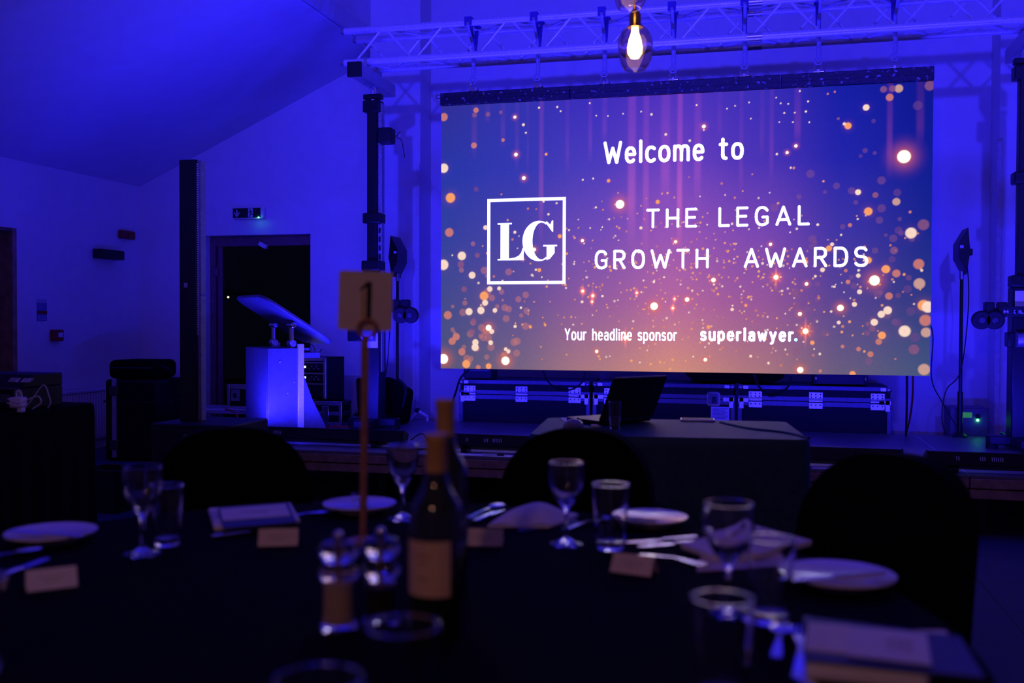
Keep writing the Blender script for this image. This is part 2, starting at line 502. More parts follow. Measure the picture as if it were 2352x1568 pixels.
MGL = mat('dark_window_glass', (0.9, 0.95, 0.95), 0.0, trans=1.0, ior=1.1, noise=0.0)
MB().box(DX0 + 0.06, pa.x, yd + 0.028, yd + 0.034, 0.05, DZ - 0.10).build('glass_pane', MGL, d1, smooth=False)
MB().box(pb.x, DX1 - 0.03, yd + 0.028, yd + 0.034, 0.05, DZ - 0.10).build('glass_pane', MGL, d1, smooth=False)
q = onY(604, 563, yd - 0.03)
Mx = Matrix.Translation(q) @ Matrix.Rotation(rad(28), 4, 'Y')
MB().box(-0.042, 0.042, -0.02, 0.03, -0.02, 0.02, Mx).build('door_closer', M_PLASTICW, d1, 0.004)
# outside: paving, a lit canopy edge
o = MB().box(-9, -2.5, YB + T, 16, -0.22, -0.02).build('floor_outside', mat('wet_paving', (0.05, 0.048, 0.045), 0.6, noise=0.3), smooth=False)
struct(o, 'dark paving outside the glazed door', 'paving')
cn = thing('porch_canopy', 'dim yellow lit canopy seen through the glazed door', 'canopy', onY(525, 675, 12.6))
MC = mat('old_timber_canopy', (0.40, 0.33, 0.16), 0.7, noise=0.4, scale=9)
Mr = Matrix.Rotation(rad(9), 4, 'Y')
MB().box(-0.22, 0.18, -0.3, 0.3, 0.0, 0.05, Mr).build('canopy_roof', MC, cn, 0.01)
MB().box(-0.20, -0.14, -0.25, -0.19, -2.0 - 0.0, 0.0).build('post', MC, cn)
MB().ball((0.11, -0.2, -0.05), 0.012).build('lamp', mat('porch_bulb', (1, 0.8, 0.5), 0.4, emit=(1, 0.75, 0.4), estr=4.0), cn)
q = onZ(540, 905, 0.0)
ch = thing('garden_bench', 'low timber bench dimly seen outside the glazed door', 'bench', onY(530, 880, 12.0) - Vector((0, 0, onY(530, 880, 12.0).z + 0.02)))
MB().box(-0.30, 0.30, -0.2, 0.2, 0.38, 0.44).build('seat', MC, ch, 0.01)
for sx in (-0.25, 0.25):
    MB().box(sx - 0.03, sx + 0.03, -0.18, 0.18, 0, 0.38).build('leg', MC, ch)

# ================================================================== LED SCREEN
SY = 7.25
SX0, SX1, SZ0, SZ1 = -2.37, 1.13, 0.838, 2.838
def uv(px, py):
    p = onY(px, py, SY)
    return (p.x - SX0, p.z - SZ0)
scr = thing('led_screen', 'large hanging video wall showing the awards welcome slide', 'screen', (SX0, SY, SZ0))
# --- picture, rasterised at the pitch of the light pixels
NP = 124
NU, NV = 7 * NP, 4 * NP
img = np.zeros((NV + 1, NU + 1, 3), np.float32)
grid = np.array([
    [(48, 48, 152), (50, 50, 175), (60, 45, 190), (80, 50, 190), (58, 45, 185), (22, 30, 165), (14, 22, 142)],
    [(40, 54, 168), (52, 56, 178), (75, 60, 188), (108, 66, 192), (76, 52, 182), (34, 36, 170), (14, 27, 146)],
    [(52, 64, 158), (74, 66, 166), (112, 76, 182), (152, 86, 182), (122, 72, 178), (62, 52, 166), (24, 37, 142)],
    [(68, 74, 140), (96, 80, 148), (146, 92, 158), (182, 104, 158), (154, 88, 154), (88, 68, 146), (44, 56, 130)],
    [(78, 84, 122), (114, 98, 130), (172, 120, 130), (210, 140, 124), (174, 118, 126), (104, 92, 126), (68, 85, 126)]], np.float32) / 255
grid = np.where(grid <= 0.04045, grid / 12.92, ((grid + 0.055) / 1.055) ** 2.4)[::-1]     # row 0 = bottom
gu = np.linspace(0, 6, NU + 1); gv = np.linspace(0, 4, NV + 1)
iu = np.clip(gu.astype(int), 0, 5); iv = np.clip(gv.astype(int), 0, 3)
fu = gu - iu; fv = gv - iv
fu = fu * fu * (3 - 2 * fu) * 0.5 + fu * 0.5
for c in range(3):
    g = grid[:, :, c]
    a = g[np.ix_(iv, iu)] * (1 - fu) + g[np.ix_(iv, iu + 1)] * fu
    bb = g[np.ix_(iv + 1, iu)] * (1 - fu) + g[np.ix_(iv + 1, iu + 1)] * fu
    img[:, :, c] = a * (1 - fv[:, None]) + bb * fv[:, None]
UU, VV = np.meshgrid(np.linspace(0, 3.5, NU + 1), np.linspace(0, 2.0, NV + 1))
rng = np.random.default_rng(3)
PXM = 0.00315          # metres on the screen per photo pixel
def blob(u, v, r, col, kind='disc', k=1.0):
    R = r * (3.2 if kind == 'halo' else 1.15)
    i0, i1 = int(max(0, (u - R) / 3.5 * NU)), int(min(NU, (u + R) / 3.5 * NU + 1))
    j0, j1 = int(max(0, (v - R) / 2 * NV)), int(min(NV, (v + R) / 2 * NV + 1))
    if i1 <= i0 or j1 <= j0: return
    d = np.hypot(UU[j0:j1 + 1, i0:i1 + 1] - u, VV[j0:j1 + 1, i0:i1 + 1] - v) / r
    if kind == 'disc':
        a = np.clip((1.12 - d) / 0.28, 0, 1)[:, :, None] * k
        img[j0:j1 + 1, i0:i1 + 1] = img[j0:j1 + 1, i0:i1 + 1] * (1 - a) + np.array(col) * a
    else:
        a = (np.exp(-d * 1.5) * np.clip((3.2 - d) / 1.5, 0, 1))[:, :, None] * k
        a = np.clip(a, 0, 0.9)
        img[j0:j1 + 1, i0:i1 + 1] = img[j0:j1 + 1, i0:i1 + 1] * (1 - a) + np.array(col) * a
OR, PA, DO, DI, TA, WH = lin((250, 165, 110)), lin((255, 226, 208)), lin((215, 128, 112)), lin((140, 86, 130)), lin((215, 165, 150)), (2.0, 1.75, 1.3)
HAL = lin((255, 118, 48))
def bok(px, py, r, t):
    u, v = uv(px, py); r = max(r * PXM, 0.0055)
    if t == 'o': blob(u, v, r, OR); blob(u, v, r, HAL, 'halo', 0.25)
    elif t == 'p': blob(u, v, r, PA, k=0.95); blob(u, v, r, HAL, 'halo', 0.12)
    elif t == 'n': blob(u, v, r, DO, k=0.8)
    elif t == 'd': blob(u, v, r, DI, k=0.75)
    elif t == 'v': blob(u, v, r, lin((110, 70, 140)), k=0.45)
    elif t == 't': blob(u, v, r, TA, k=0.85)
    elif t == 'g': blob(u, v, r * 1.1, HAL, 'halo', 1.3); blob(u, v, r * 0.82, WH)
    elif t == 's':
        blob(u, v, r * 1.3, HAL, 'halo', 1.3)
        for ang in (0, 45, 90, 135):
            L = r * (5.0 if ang == 90 else 2.6)
            dx, dz = math.cos(rad(ang)), math.sin(rad(ang))
            i0, i1 = int(max(0, (u - L) / 3.5 * NU)), int(min(NU, (u + L) / 3.5 * NU + 1))
            j0, j1 = int(max(0, (v - L) / 2 * NV)), int(min(NV, (v + L) / 2 * NV + 1))
            A = UU[j0:j1 + 1, i0:i1 + 1] - u; B_ = VV[j0:j1 + 1, i0:i1 + 1] - v
            al = np.abs(A * dx + B_ * dz) / L; ac = np.abs(-A * dz + B_ * dx) / 0.007
            img[j0:j1 + 1, i0:i1 + 1] += (np.clip(1 - al, 0, 1) ** 1.5 * np.exp(-ac * ac))[:, :, None] * np.array(HAL) * 0.9
        blob(u, v, r * 0.75, WH)
# light curtains
STK = [(1010, 180, 4.276, [(340, 270, 800, 60, .10), (470, 270, 450, 55, .08), (622, 270, 700, 50, .10), (760, 270, 950, 45, .09), (865, 420, 950, 25, .06), (1000, 280, 1650, 48, .30),
                         (1255, 240, 1000, 40, .10), (1480, 230, 850, 42, .14), (1620, 230, 650, 50, .14), (1890, 195, 1700, 80, .40), (2030, 190, 1800, 60, .30), (2220, 175, 1300, 90, .26)]),
       (1540, 140, 3.794, [(85, 300, 1700, 46, .55), (240, 290, 1300, 60, .26), (430, 280, 700, 40, .08), (620, 280, 1250, 36, .12), (800, 270, 900, 40, .08), (885, 260, 1100, 36, .15),
                         (1110, 250, 760, 56, .20), (1915, 200, 1050, 46, .22), (2180, 200, 760, 60, .14)])]
for ox, oy, s_, L in STK:
    for x, y0, y1, wd, k in L:
        u, v0 = uv(ox + x / s_, oy + y0 / s_); v1 = uv(ox + x / s_, oy + y1 / s_)[1]
        wr = wd / s_ * PXM / 2
        prof = np.exp(-((UU - u) / wr) ** 4)
        t = np.clip((VV - v1) / max(v0 - v1, 0.01), 0, 1.3)
        fade = np.clip(t * 3, 0, 1) * np.clip(0.75 + 0.25 * np.sin(t * 5), 0, 1)
        img += (prof * fade)[:, :, None] * np.array(lin((255, 110, 130))) * k * 0.40
# small sparks, dense over the lower middle
for i in range(620):
    u = rng.normal(1.95, 0.75); v = rng.normal(0.62, 0.32)
    if not (0.02 < u < 3.48 and 0.02 < v < 1.9): continue
    r = 0.0055 + 0.0045 * rng.random() ** 2
    blob(u, v, r, (OR, PA, OR, DO)[rng.integers(0, 4)], k=0.55 + 0.4 * rng.random())
for i in range(60):
    u = rng.uniform(2.4, 3.4); v = rng.normal(0.8, 0.35)
    if 0.03 < v < 1.9: blob(u, v, rng.uniform(0.012, 0.03), DI, k=0.35)
for i in range(50):
    u = rng.uniform(0.05, 0.7); v = rng.normal(0.35, 0.25)
    if 0.03 < v < 1.9: blob(u, v, rng.uniform(0.012, 0.03), DO, k=0.35)
BOK = [(1010, 420, 3.564, 'n,78,405,38 o,88,122,42 p,30,670,45 p,181,597,37 d,172,668,30 p,265,755,30 d,308,592,22 v,297,50,22 p,410,868,24 p,486,863,17 p,375,365,20 d,200,870,25 o,363,925,38 p,372,980,26 p,240,1053,31 p,337,1043,32 p,452,1042,20 n,66,1082,36 d,277,1130,25 d,264,1218,27 g,400,1185,30 p,425,1215,22 n,135,1258,32 n,102,1295,32 p,292,1305,28 p,290,1345,32 p,417,1307,21 n,182,1382,32 g,30,1440,50 o,217,1482,35 o,400,1500,25 n,315,1510,22 g,538,1455,42 p,540,1360,16 p,562,1378,18 g,1475,175,42 o,1784,155,17 g,1168,472,15 p,1647,368,13 g,1930,480,13 s,1170,885,15 s,1253,923,15 s,1247,972,10 p,1165,973,12 g,1755,1008,36 s,1613,900,10 s,1922,950,9 s,1908,1025,12 s,1520,1265,22 g,1285,1378,16 o,742,1178,13 o,863,1163,11 p,617,1174,14 p,665,1021,11 o,815,713,16 p,787,710,10 o,983,436,17 g,773,545,18 p,755,753,10 p,615,403,13 p,890,256,10 p,850,152,9 n,722,210,10 n,595,462,11 p,1278,200,9 p,1387,298,8 p,1058,386,8'),
       (1540, 420, 3.408, 'v,1785,370,28 v,1855,830,30 v,1880,1005,32 v,1780,1095,28 v,1915,1210,35 v,1735,598,25 v,1775,75,28 o,1548,223,30 p,1468,72,20 d,1605,95,20 t,1768,147,28 p,1883,392,40 d,1980,327,40 n,1943,635,38 t,1948,788,40 g,1597,763,44 o,1686,675,30 n,1768,708,29 d,1750,528,28 p,1470,725,16 p,1480,852,18 n,1710,885,27 p,1440,950,18 p,1700,997,30 p,1650,1028,26 p,1595,1090,26 d,1545,1105,18 d,1580,1140,22 p,1833,1160,42 o,1655,1193,28 n,1630,1243,23 d,1905,1303,37 t,1985,1460,42 o,1980,958,40 p,2015,970,42 n,1995,1075,42 t,2000,1170,36 g,1330,978,28 o,1240,512,22 p,1265,480,14 o,1055,620,20 o,1548,605,25 p,1190,680,17 s,826,738,23 g,783,480,14 g,336,760,20 g,1065,790,15 g,130,912,20 g,40,460,14 g,1013,1025,17 s,1057,1160,27 o,1110,1250,16 p,1317,1092,14 g,273,1383,16 p,628,1355,11 p,767,1410,10 g,1016,1463,27 o,1425,1495,22 n,1172,1472,13 n,1347,1280,14 n,1472,1300,17 n,1565,1340,22 n,1405,330,15 n,1390,775,17 n,1160,900,11 p,483,990,13 o,298,1127,15 o,590,958,12 p,482,320,9 n,1372,686,13'),
       (1010, 180, 4.276, 'n,40,380,42 n,357,312,28 d,342,360,25 d,473,352,24 d,600,333,18 g,738,380,17 p,822,455,15 p,846,534,10 n,622,605,18 n,336,658,31 p,40,882,48 g,748,748,22 o,1045,744,14 g,826,978,22 v,360,1090,25 p,975,288,11 p,1155,280,11 p,1187,322,9 p,1474,243,9 p,1538,366,8 p,1652,369,7 p,1801,347,7 p,1978,326,8 p,2220,550,13 p,1405,996,10 p,1507,983,10 o,1658,1005,17'),
       (1540, 140, 3.794, 'g,2035,833,62 p,1705,405,26 o,1547,565,28 p,1515,548,13 n,1910,317,30 t,1990,240,33 d,1857,247,27 d,1935,240,27 v,2155,388,37 d,2260,215,40 p,1635,1143,23 d,1785,1168,24 g,291,570,18 p,290,600,8 p,168,694,11 g,1093,740,15 g,1016,798,14 p,927,811,10 p,1048,930,9 p,228,384,8 v,1770,523,18 v,1657,828,16 p,700,502,6 p,961,369,7 p,1026,374,6 p,921,318,7 p,1127,262,8 p,1199,352,8 p,1180,440,9 p,992,453,8 p,1083,450,6 p,1210,533,7 p,1067,532,6 p,949,532,6 p,493,415,6 p,563,391,6 p,685,361,6 n,1371,286,9 n,1432,268,9 d,1462,502,12')]
for ox, oy, s_, txt in BOK:
    for it in txt.split():
        t, x, y, r = it.split(',')
        bok(ox + float(x) / s_, oy + float(y) / s_, float(r) / s_, t)
img *= (0.94 + 0.12 * rng.random((NV + 1, NU + 1)))[:, :, None].astype(np.float32)
lm = bpy.data.materials.new('led_picture')
lm.use_nodes = True
nt = lm.node_tree
for n_ in list(nt.nodes): nt.nodes.remove(n_)
at = nt.nodes.new('ShaderNodeAttribute'); at.attribute_name = 'pixel'
em = nt.nodes.new('ShaderNodeEmission'); em.inputs[1].default_value = 1.0
ou = nt.nodes.new('ShaderNodeOutputMaterial')
nt.links.new(at.outputs['Color'], em.inputs[0]); nt.links.new(em.outputs[0], ou.inputs[0])
n1 = NP + 1
jj, ii = np.meshgrid(np.arange(NP), np.arange(NP), indexing='ij')
quad = np.stack([jj * n1 + ii, jj * n1 + ii + 1, (jj + 1) * n1 + ii + 1, (jj + 1) * n1 + ii], -1).reshape(-1, 4)
MB_CAB = None
for r_ in range(4):
    for c_ in range(7):
        me = bpy.data.meshes.new('led_panel')
        uu = np.linspace(c_ * 0.5, c_ * 0.5 + 0.5, n1); vv = np.linspace(r_ * 0.5, r_ * 0.5 + 0.5, n1)
        A, B_ = np.meshgrid(uu, vv)
        co = np.stack([A, np.zeros_like(A), B_], -1).reshape(-1, 3).astype(np.float32)
        nq = len(quad)
        # cabinet behind the picture face
        x0, x1, z0, z1 = uu[0], uu[-1], vv[0], vv[-1]
        cab = np.array([(x0, 0.0015, z0), (x1, 0.0015, z0), (x1, 0.0015, z1), (x0, 0.0015, z1), (x0, 0.07, z0), (x1, 0.07, z0), (x1, 0.07, z1), (x0, 0.07, z1)], np.float32)
        nb = len(co)
        cq = np.array([(0, 3, 2, 1), (4, 5, 6, 7), (0, 1, 5, 4), (1, 2, 6, 5), (2, 3, 7, 6), (3, 0, 4, 7)]) + nb
        allq = np.concatenate([quad, cq]); allv = np.concatenate([co, cab])
        me.vertices.add(len(allv)); me.vertices.foreach_set('co', allv.ravel())
        me.loops.add(len(allq) * 4); me.loops.foreach_set('vertex_index', allq.ravel().astype(np.int32))
        me.polygons.add(len(allq)); me.polygons.foreach_set('loop_start', (np.arange(len(allq)) * 4).astype(np.int32))
        me.materials.append(lm); me.materials.append(M_BLACK)
        mi = np.zeros(len(allq), np.int32); mi[nq:] = 1
        me.polygons.foreach_set('material_index', mi)
        me.update(calc_edges=True)
        ca = me.attributes.new('pixel', 'FLOAT_COLOR', 'POINT')
        sub = np.ones((len(allv), 4), np.float32)
        sub[:nb, :3] = img[r_ * NP:r_ * NP + n1, c_ * NP:c_ * NP + n1].reshape(-1, 3)
        ca.data.foreach_set('color', sub.ravel())
        o = bpy.data.objects.new('led_panel', me); COL.objects.link(o); o.parent = scr

def screen_text(name, text, x0, y0, x1, cap_px, sw_px, track, gx=1.0):
    u0, v0 = uv(x0, y0); u1, v1 = uv(x1, y0)
    sw = sw_px * PXM
    lettering(None, text, u1 - u0 - sw, cap_px * PXM - sw, sw, track, Matrix.Translation((u0 + sw / 2, -0.002, v0 + sw / 2)), 0.0, gx,
              lambda m_: m_.build(name, M_WHITETXT, scr, smooth=False))
screen_text('welcome_letter', 'Welcome to', 1386, 377.5, 1708, 53, 7.6, 0.27, 0.80)
screen_text('title_letter', 'THE LEGAL', 1484, 524.5, 1860, 45, 6.2, 0.44)
screen_text('title_letter', 'GROWTH  AWARDS', 1366, 618.5, 1993, 45, 6.2, 0.44)
screen_text('sponsor_letter', 'Your headline sponsor', 1297, 781, 1555, 28, 3.3, 0.25, 0.78)
screen_text('sponsor_letter', 'superlawyer', 1608, 783, 1823, 31, 5.6, 0.36, 0.84)
u0, v0 = uv(1828, 780)
mb = MB(); mb.add([(u0 + 0.012 * math.cos(t * math.pi / 8), -0.002, v0 + 0.012 * math.sin(t * math.pi / 8)) for t in range(16)], [tuple(range(16))])
mb.build('sponsor_full_stop', mat('lit_cyan_dot', (0.5, 0.9, 1), 0.5, emit=(0.45, 0.9, 1.0), estr=1.6), scr, smooth=False)
# LG monogram in a square frame
ua, vb = uv(1119, 653); ub, vt = uv(1300, 452)
tk = 0.0235
mb = MB()
for (x0, x1, z0, z1) in ((ua, ub, vb, vb + tk), (ua, ub, vt - tk, vt), (ua, ua + tk, vb + tk, vt - tk), (ub - tk, ub, vb + tk, vt - tk)):
    mb.add([(x0, -0.002, z0), (x1, -0.002, z0), (x1, -0.002, z1), (x0, -0.002, z1)], [(0, 1, 2, 3)])
mb.build('monogram_frame', M_WHITETXT, scr, smooth=False)
def flat(mb, poly, y=-0.002):
    mb.add([(a, y, b_) for a, b_ in poly], [tuple(range(len(poly)))])
ul, vl = uv(1143, 598); ur, vtop = uv(1204, 511)
L_w, L_h = ur - ul, vtop - vl
def LP(pts): return [(ul + a * L_w, vl + b_ * L_h) for a, b_ in pts]
mb = MB()
flat(mb, LP([(0, 0.96), (0.0, 1.0), (0.54, 1.0), (0.54, 0.96)]))
flat(mb, LP([(0.11, 0.03), (0.43, 0.03), (0.43, 0.97), (0.11, 0.97)]))
flat(mb, LP([(0, 0), (1.0, 0), (0.985, 0.04), (0, 0.04)]))
flat(mb, LP([(0.42, 0.03), (0.98, 0.03), (1.0, 0.33), (0.95, 0.33), (0.90, 0.21), (0.80, 0.12), (0.65, 0.07), (0.42, 0.045)]))
ug, vg0 = uv(1200, 600); ug1, vg1 = uv(1280, 506)
gw, gh = ug1 - ug, vg1 - vg0
def GP(a, b_): return (ug + a * gw, vg0 + b_ * gh)
# crescent: fat left bowl, thin top and bottom
for k in range(40):
    t0, t1 = rad(62 + 238 * k / 40), rad(62 + 238 * (k + 1) / 40)
    def oi(t):
        o_ = (0.48 + 0.48 * math.cos(t), 0.5 + 0.5 * math.sin(t)); i_ = (0.55 + 0.26 * math.cos(t), 0.5 + 0.455 * math.sin(t))
        return o_, i_
    (a, b1), (c_, d_) = oi(t0), oi(t1)
    flat(mb, [GP(*a), GP(*c_), GP(*d_), GP(*b1)])
flat(mb, [GP(0.60, 0.36), GP(1.0, 0.36), GP(1.0, 0.40), GP(0.60, 0.40)])
flat(mb, [GP(0.70, 0.02), GP(0.80, 0.06), GP(0.93, 0.20), GP(0.93, 0.38), GP(0.70, 0.38)])
flat(mb, [GP(0.66, 0.955), GP(0.86, 0.72), GP(0.885, 0.72), GP(0.885, 1.0), GP(0.85, 1.0), GP(0.80, 0.90), GP(0.70, 0.985)])
mb.build('monogram_letters', M_WHITETXT, scr, smooth=False)
# header beams, three lengths
M_HEAD = mat('scuffed_black_beam', (0.010, 0.010, 0.016), 0.45, noise=0.4, scale=40, bump=0.2)
nt = M_HEAD.node_tree
bs = nt.nodes['Principled BSDF']
n2 = nt.nodes.new('ShaderNodeTexNoise'); n2.inputs['Scale'].default_value = 34; n2.inputs['Detail'].default_value = 6
tcn = [n_ for n_ in nt.nodes if n_.type == 'TEX_COORD'][0]
nt.links.new(tcn.outputs['Object'], n2.inputs['Vector'])
r2 = nt.nodes.new('ShaderNodeValToRGB'); r2.color_ramp.elements[0].position = 0.61; r2.color_ramp.elements[1].position = 0.66
r2.color_ramp.elements[0].color = (0.012, 0.012, 0.02, 1); r2.color_ramp.elements[1].color = (0.35, 0.35, 0.37, 1)
nt.links.new(n2.outputs['Fac'], r2.inputs['Fac']); nt.links.new(r2.outputs['Color'], bs.inputs['Base Color'])
for a, b_ in ((0.0, 0.998), (1.002, 2.498), (2.502, 3.5)):
    hb = MB().box(a, b_, -0.03, 0.07, 2.002, 2.094).build('header_beam', M_HEAD, scr, 0.004)
    MB().box(a + 0.01, b_ - 0.01, -0.036, -0.029, 2.040, 2.052).build('lip', M_HEAD, hb)
MB().tube(smoothpath([(0.0, -0.02, 2.075), (-0.03, -0.02, 2.085), (-0.03, -0.02, 2.06), (0.0, -0.02, 2.055)]), 0.0025, 6).build('safety_wire', M_BLACKM, scr)

# ================================================================== TRUSS
TY, TZ0, TZ1, TX0, TX1 = 7.15, 3.185, 3.425, -3.12, 1.90
tr = thing('box_truss', 'aluminium box truss spanning above the video wall', 'truss', (TX0, TY, TZ0))
LN = TX1 - TX0
ZH = TZ1 - TZ0; YD = 0.24
for y in (0, YD):
    for z in (0, ZH):
        ch = MB().cyl((0, y, z), (LN, y, z), 0.0255, n=16).build('chord', M_ALUF, tr)
        MB().cyl((3.02, y, z), (3.12, y, z), 0.029, n=16).build('coupling', M_ALU, ch)
        MB().cyl((-0.03, y, z), (0.0, y, z), 0.020, 0.024, n=12).build('spigot', M_STEEL, ch)
pitch = 0.493; x_first = 0.32
def brace(p0, p1):
    p0 = Vector(p0); p1 = Vector(p1); d = (p1 - p0).normalized()
    MB().cyl(p0, p1, 0.0095, n=8).build('brace', M_ALUF, tr)
k = 0
x = x_first - pitch / 2
while x < LN - 0.05:
    x2 = x + pitch / 2
    lo, hi = (x, x2) if k % 2 == 0 else (x2, x)
    x2c = x2
    if x2c < LN:
        xs, xe = max(x, 0.02), min(x2, LN - 0.02)
        a, bb_ = (0, ZH) if k % 2 == 0 else (ZH, 0)
        for y, sh in ((0, 0), (YD, 0)):
            a2, b2 = (a, bb_) if y == 0 else (bb_, a)
            brace((xs + 0.015, y, a2), (xe - 0.015, y, b2))
        for z in (0, ZH):
            ya, yb_ = (0, YD) if (k % 2 == 0) == (z == 0) else (YD, 0)
            brace((xs + 0.015, ya, z), (xe - 0.015, yb_, z))
    x = x2; k += 1

# slings that carry the wall
sl0 = None
for i in range(7):
    x = SX0 + 0.25 + 0.5 * i
    zt = SZ1 + 0.094
    if sl0 is None:
        sl0 = thing('lifting_sling', 'first violet and silver truss sling counted from the lectern side tower', 'sling', (x, SY, zt), 0, 'slings hanging from the truss')
        Z0, Z1 = TZ0 - zt, TZ1 - zt
        yf, yb_ = TY - SY, TY + YD - SY
        mb = MB()
        mb.box(-0.028, 0.028, yf - 0.040, yf - 0.027, Z1 - 0.03, Z1 + 0.03)
        mb.box(-0.028, 0.028, yf - 0.040, yf + 0.03, Z1 + 0.026, Z1 + 0.036)
        pth = smoothpath([(0.0, yf + 0.03, Z1 + 0.03), (0.0, yf + 0.045, Z1 - 0.03), (0.0, 0.03, Z0 + 0.09), (0.0, 0.0, Z0 + 0.02)], 5)
        mb.tube(pth, 0.018, 8)
        pth = smoothpath([(0.0, yb_ - 0.03, Z1 + 0.03), (0.0, yb_ - 0.05, Z1 - 0.05), (0.0, 0.06, Z0 + 0.10), (0.0, 0.0, Z0 + 0.02)], 5)
        mb.tube(pth, 0.017, 8)
        mb.box(-0.026, 0.026, yb_ - 0.04, yb_ + 0.035, Z1 + 0.026, Z1 + 0.036)
        mb.build('strap', M_BLUEC, sl0, 0.003)
        mb = MB()
        pth = smoothpath([(0.0, yf - 0.036, Z1 - 0.01), (0.004, yf - 0.034, Z1 - 0.05), (0.0, 0.0, Z0 + 0.09), (0.0, 0.0, Z0 - 0.02), (0, 0, 0.10)], 5)
        mb.tube(pth, 0.012, 8)
        mb.tube(smoothpath([(0.008, 0.004, Z0 + 0.03), (0.012, 0.004, Z0 - 0.08), (0.010, 0, 0.10)], 5), 0.009, 8)
        mb.build('sheath', M_SILVER, sl0)
        mb = MB()
        mb.tube([(0.022 * math.sin(t), 0.0, 0.085 - 0.026 * math.cos(t)) for t in [math.pi * 2 * q_ / 20 for q_ in range(21)]], 0.0075, 8)
        mb.build('sling_eye', M_SILVER, sl0)
        mb = MB()
        mb.tube(smoothpath([(-0.020, 0, 0.004), (-0.022, 0, 0.035), (-0.014, 0, 0.062), (0, 0, 0.070), (0.014, 0, 0.062), (0.022, 0, 0.035), (0.020, 0, 0.004)], 4), 0.006, 8)
        mb.cyl((-0.032, 0, 0.010), (0.040, 0, 0.010), 0.007, n=10)
        mb.cyl((0.036, 0, 0.010), (0.046, 0, 0.010), 0.011, n=6)
        mb.box(-0.008, 0.008, -0.012, 0.012, -0.006, 0.024)
        mb.build('shackle', M_CHROME, sl0)
    else:
        dup(sl0, (x, SY, zt), 0, ('', 'second', 'third', 'fourth', 'fifth', 'sixth', 'seventh')[i] + ' violet and silver truss sling counted from the lectern side tower')

# ================================================================== LIFTING TOWERS
DK = 0.35      # stage height
def lift_tower(x, y, mirror, label):
    s = -1 if mirror else 1
    t = thing('lifting_tower', label, 'lifting tower', (x, y, DK))
    zc = TZ0 - 0.03 - DK            # underside of truss
    mb = MB().box(-0.05, 0.05, -0.38, 0.34, zc - 0.135, zc - 0.035)
    cb = mb.build('support_arm', M_STEEL, t, 0.008)
    MB().box(-0.055, 0.055, -0.405, -0.375, zc - 0.14, zc - 0.03).build('end_cap', M_BLACK, cb, 0.004)
    for yy in (-0.15, 0.09):
        MB().box(-0.012, 0.012, yy - 0.045, yy + 0.045, zc - 0.06, zc + 0.055).build('truss_clamp', M_STEEL, cb, 0.004)
    MB().cyl((0, -0.02, zc - 0.24), (0, -0.02, zc - 0.13), 0.025, n=14).build('spigot', M_CHROME, t)
    MB().box(-0.075, 0.075, -0.05, 0.01, zc - 0.23, zc - 0.19).build('locking_bar', M_BLACKM, t, 0.006)
    MB().box(-0.075, 0.068, -0.06, 0.04, zc - 0.33, zc - 0.24).build('top_collar', M_BLACKM, t, 0.008)
    MB().box(-0.040, 0.040, -0.055, 0.025, 0.45, zc - 0.25).build('inner_mast', M_BLACKM, t, 0.006)
    MB().box(0.042, 0.075, -0.03, 0.03, 0.45, zc - 0.26).build('mast_rail', M_STEEL, t, 0.004)
    mb = MB()
    z = 1.33
    while z < (1.62 if s > 0 else zc - 0.5):
        MB().box(0.050, 0.066, -0.033, -0.029, z, z + 0.04).build('ratchet_slot', M_BLACK, t); z += 0.068
    c1, c2 = (1.65, 1.28) if s > 0 else (1.82, 1.13)
    MB().box(-0.07, 0.08 if s > 0 else 0.07, -0.075, 0.045, c1 - 0.04, c1 + 0.04).build('mast_collar', M_BLACKM, t, 0.01)
    MB().box(-0.078, 0.078, -0.08, 0.05, c2 - 0.04, c2 + 0.04).build('mast_collar', M_BLACKM, t, 0.01)
    om = MB().box(-0.07, 0.07, -0.075, 0.075, 0.02, c2 - 0.04).build('outer_mast', M_BLACKM, t, 0.008)
    zp = 0.70 if s > 0 else 1.01
    MB().box(-0.058, 0.062, -0.078, -0.074, zp - 0.06, zp + 0.055).build('rating_plate', M_PAPER, om)
    MB().box(-0.20, 0.20, -0.06, 0.06, 0.03, 0.09).build('base_beam', M_BLACKM, t, 0.008)
    MB().box(-0.06, 0.06, -0.28, 0.28, 0.03, 0.09).build('base_beam', M_BLACKM, t, 0.008)
    for a, b_ in ((-0.17, 0), (0.17, 0), (0, -0.25), (0, 0.25)):
        MB().cyl((a, b_, 0.0015), (a, b_, 0.04), 0.04, n=16).build('foot', M_RUBBER, t)
    # winch and folded outrigger with twin castors
    MB().cyl((-0.05, -0.10, 0.74), (0.05, -0.10, 0.74), 0.05, n=16).build('winch_drum', M_STEEL, t)
    MB().box(-0.19 if s > 0 else -0.10, -0.06, -0.09, 0.02, 0.69, 0.79).build('winch_gearbox', M_BLACKM, t, 0.01)
    za = 0.955 if s > 0 else 0.93
    ex_ = 0.075 if s > 0 else 0.0
    og = MB().box(0.0 if s > 0 else -0.22, 0.22 + ex_ if s > 0 else 0.0, -0.105, -0.06, za - 0.022, za + 0.022).build('outrigger', M_BLACKM, t, 0.005)
    for xx in (0.14 + ex_, 0.22 + ex_):
        MB().box(s * xx - 0.03, s * xx + 0.03, -0.12, -0.05, za - 0.04, za + 0.06).build('castor_bracket', M_BLACKM, og, 0.008)
        MB().cyl((s * (xx + 0.05), -0.14, za - 0.06), (s * (xx + 0.05), -0.09, za - 0.06), 0.062, n=24).build('castor_wheel', M_RUBBER, og, 0.01)
        MB().cyl((s * (xx + 0.05), -0.146, za - 0.06), (s * (xx + 0.05), -0.084, za - 0.06), 0.020, n=16).build('castor_hub', M_EXTR, og, 0.003)
    return t, om, og
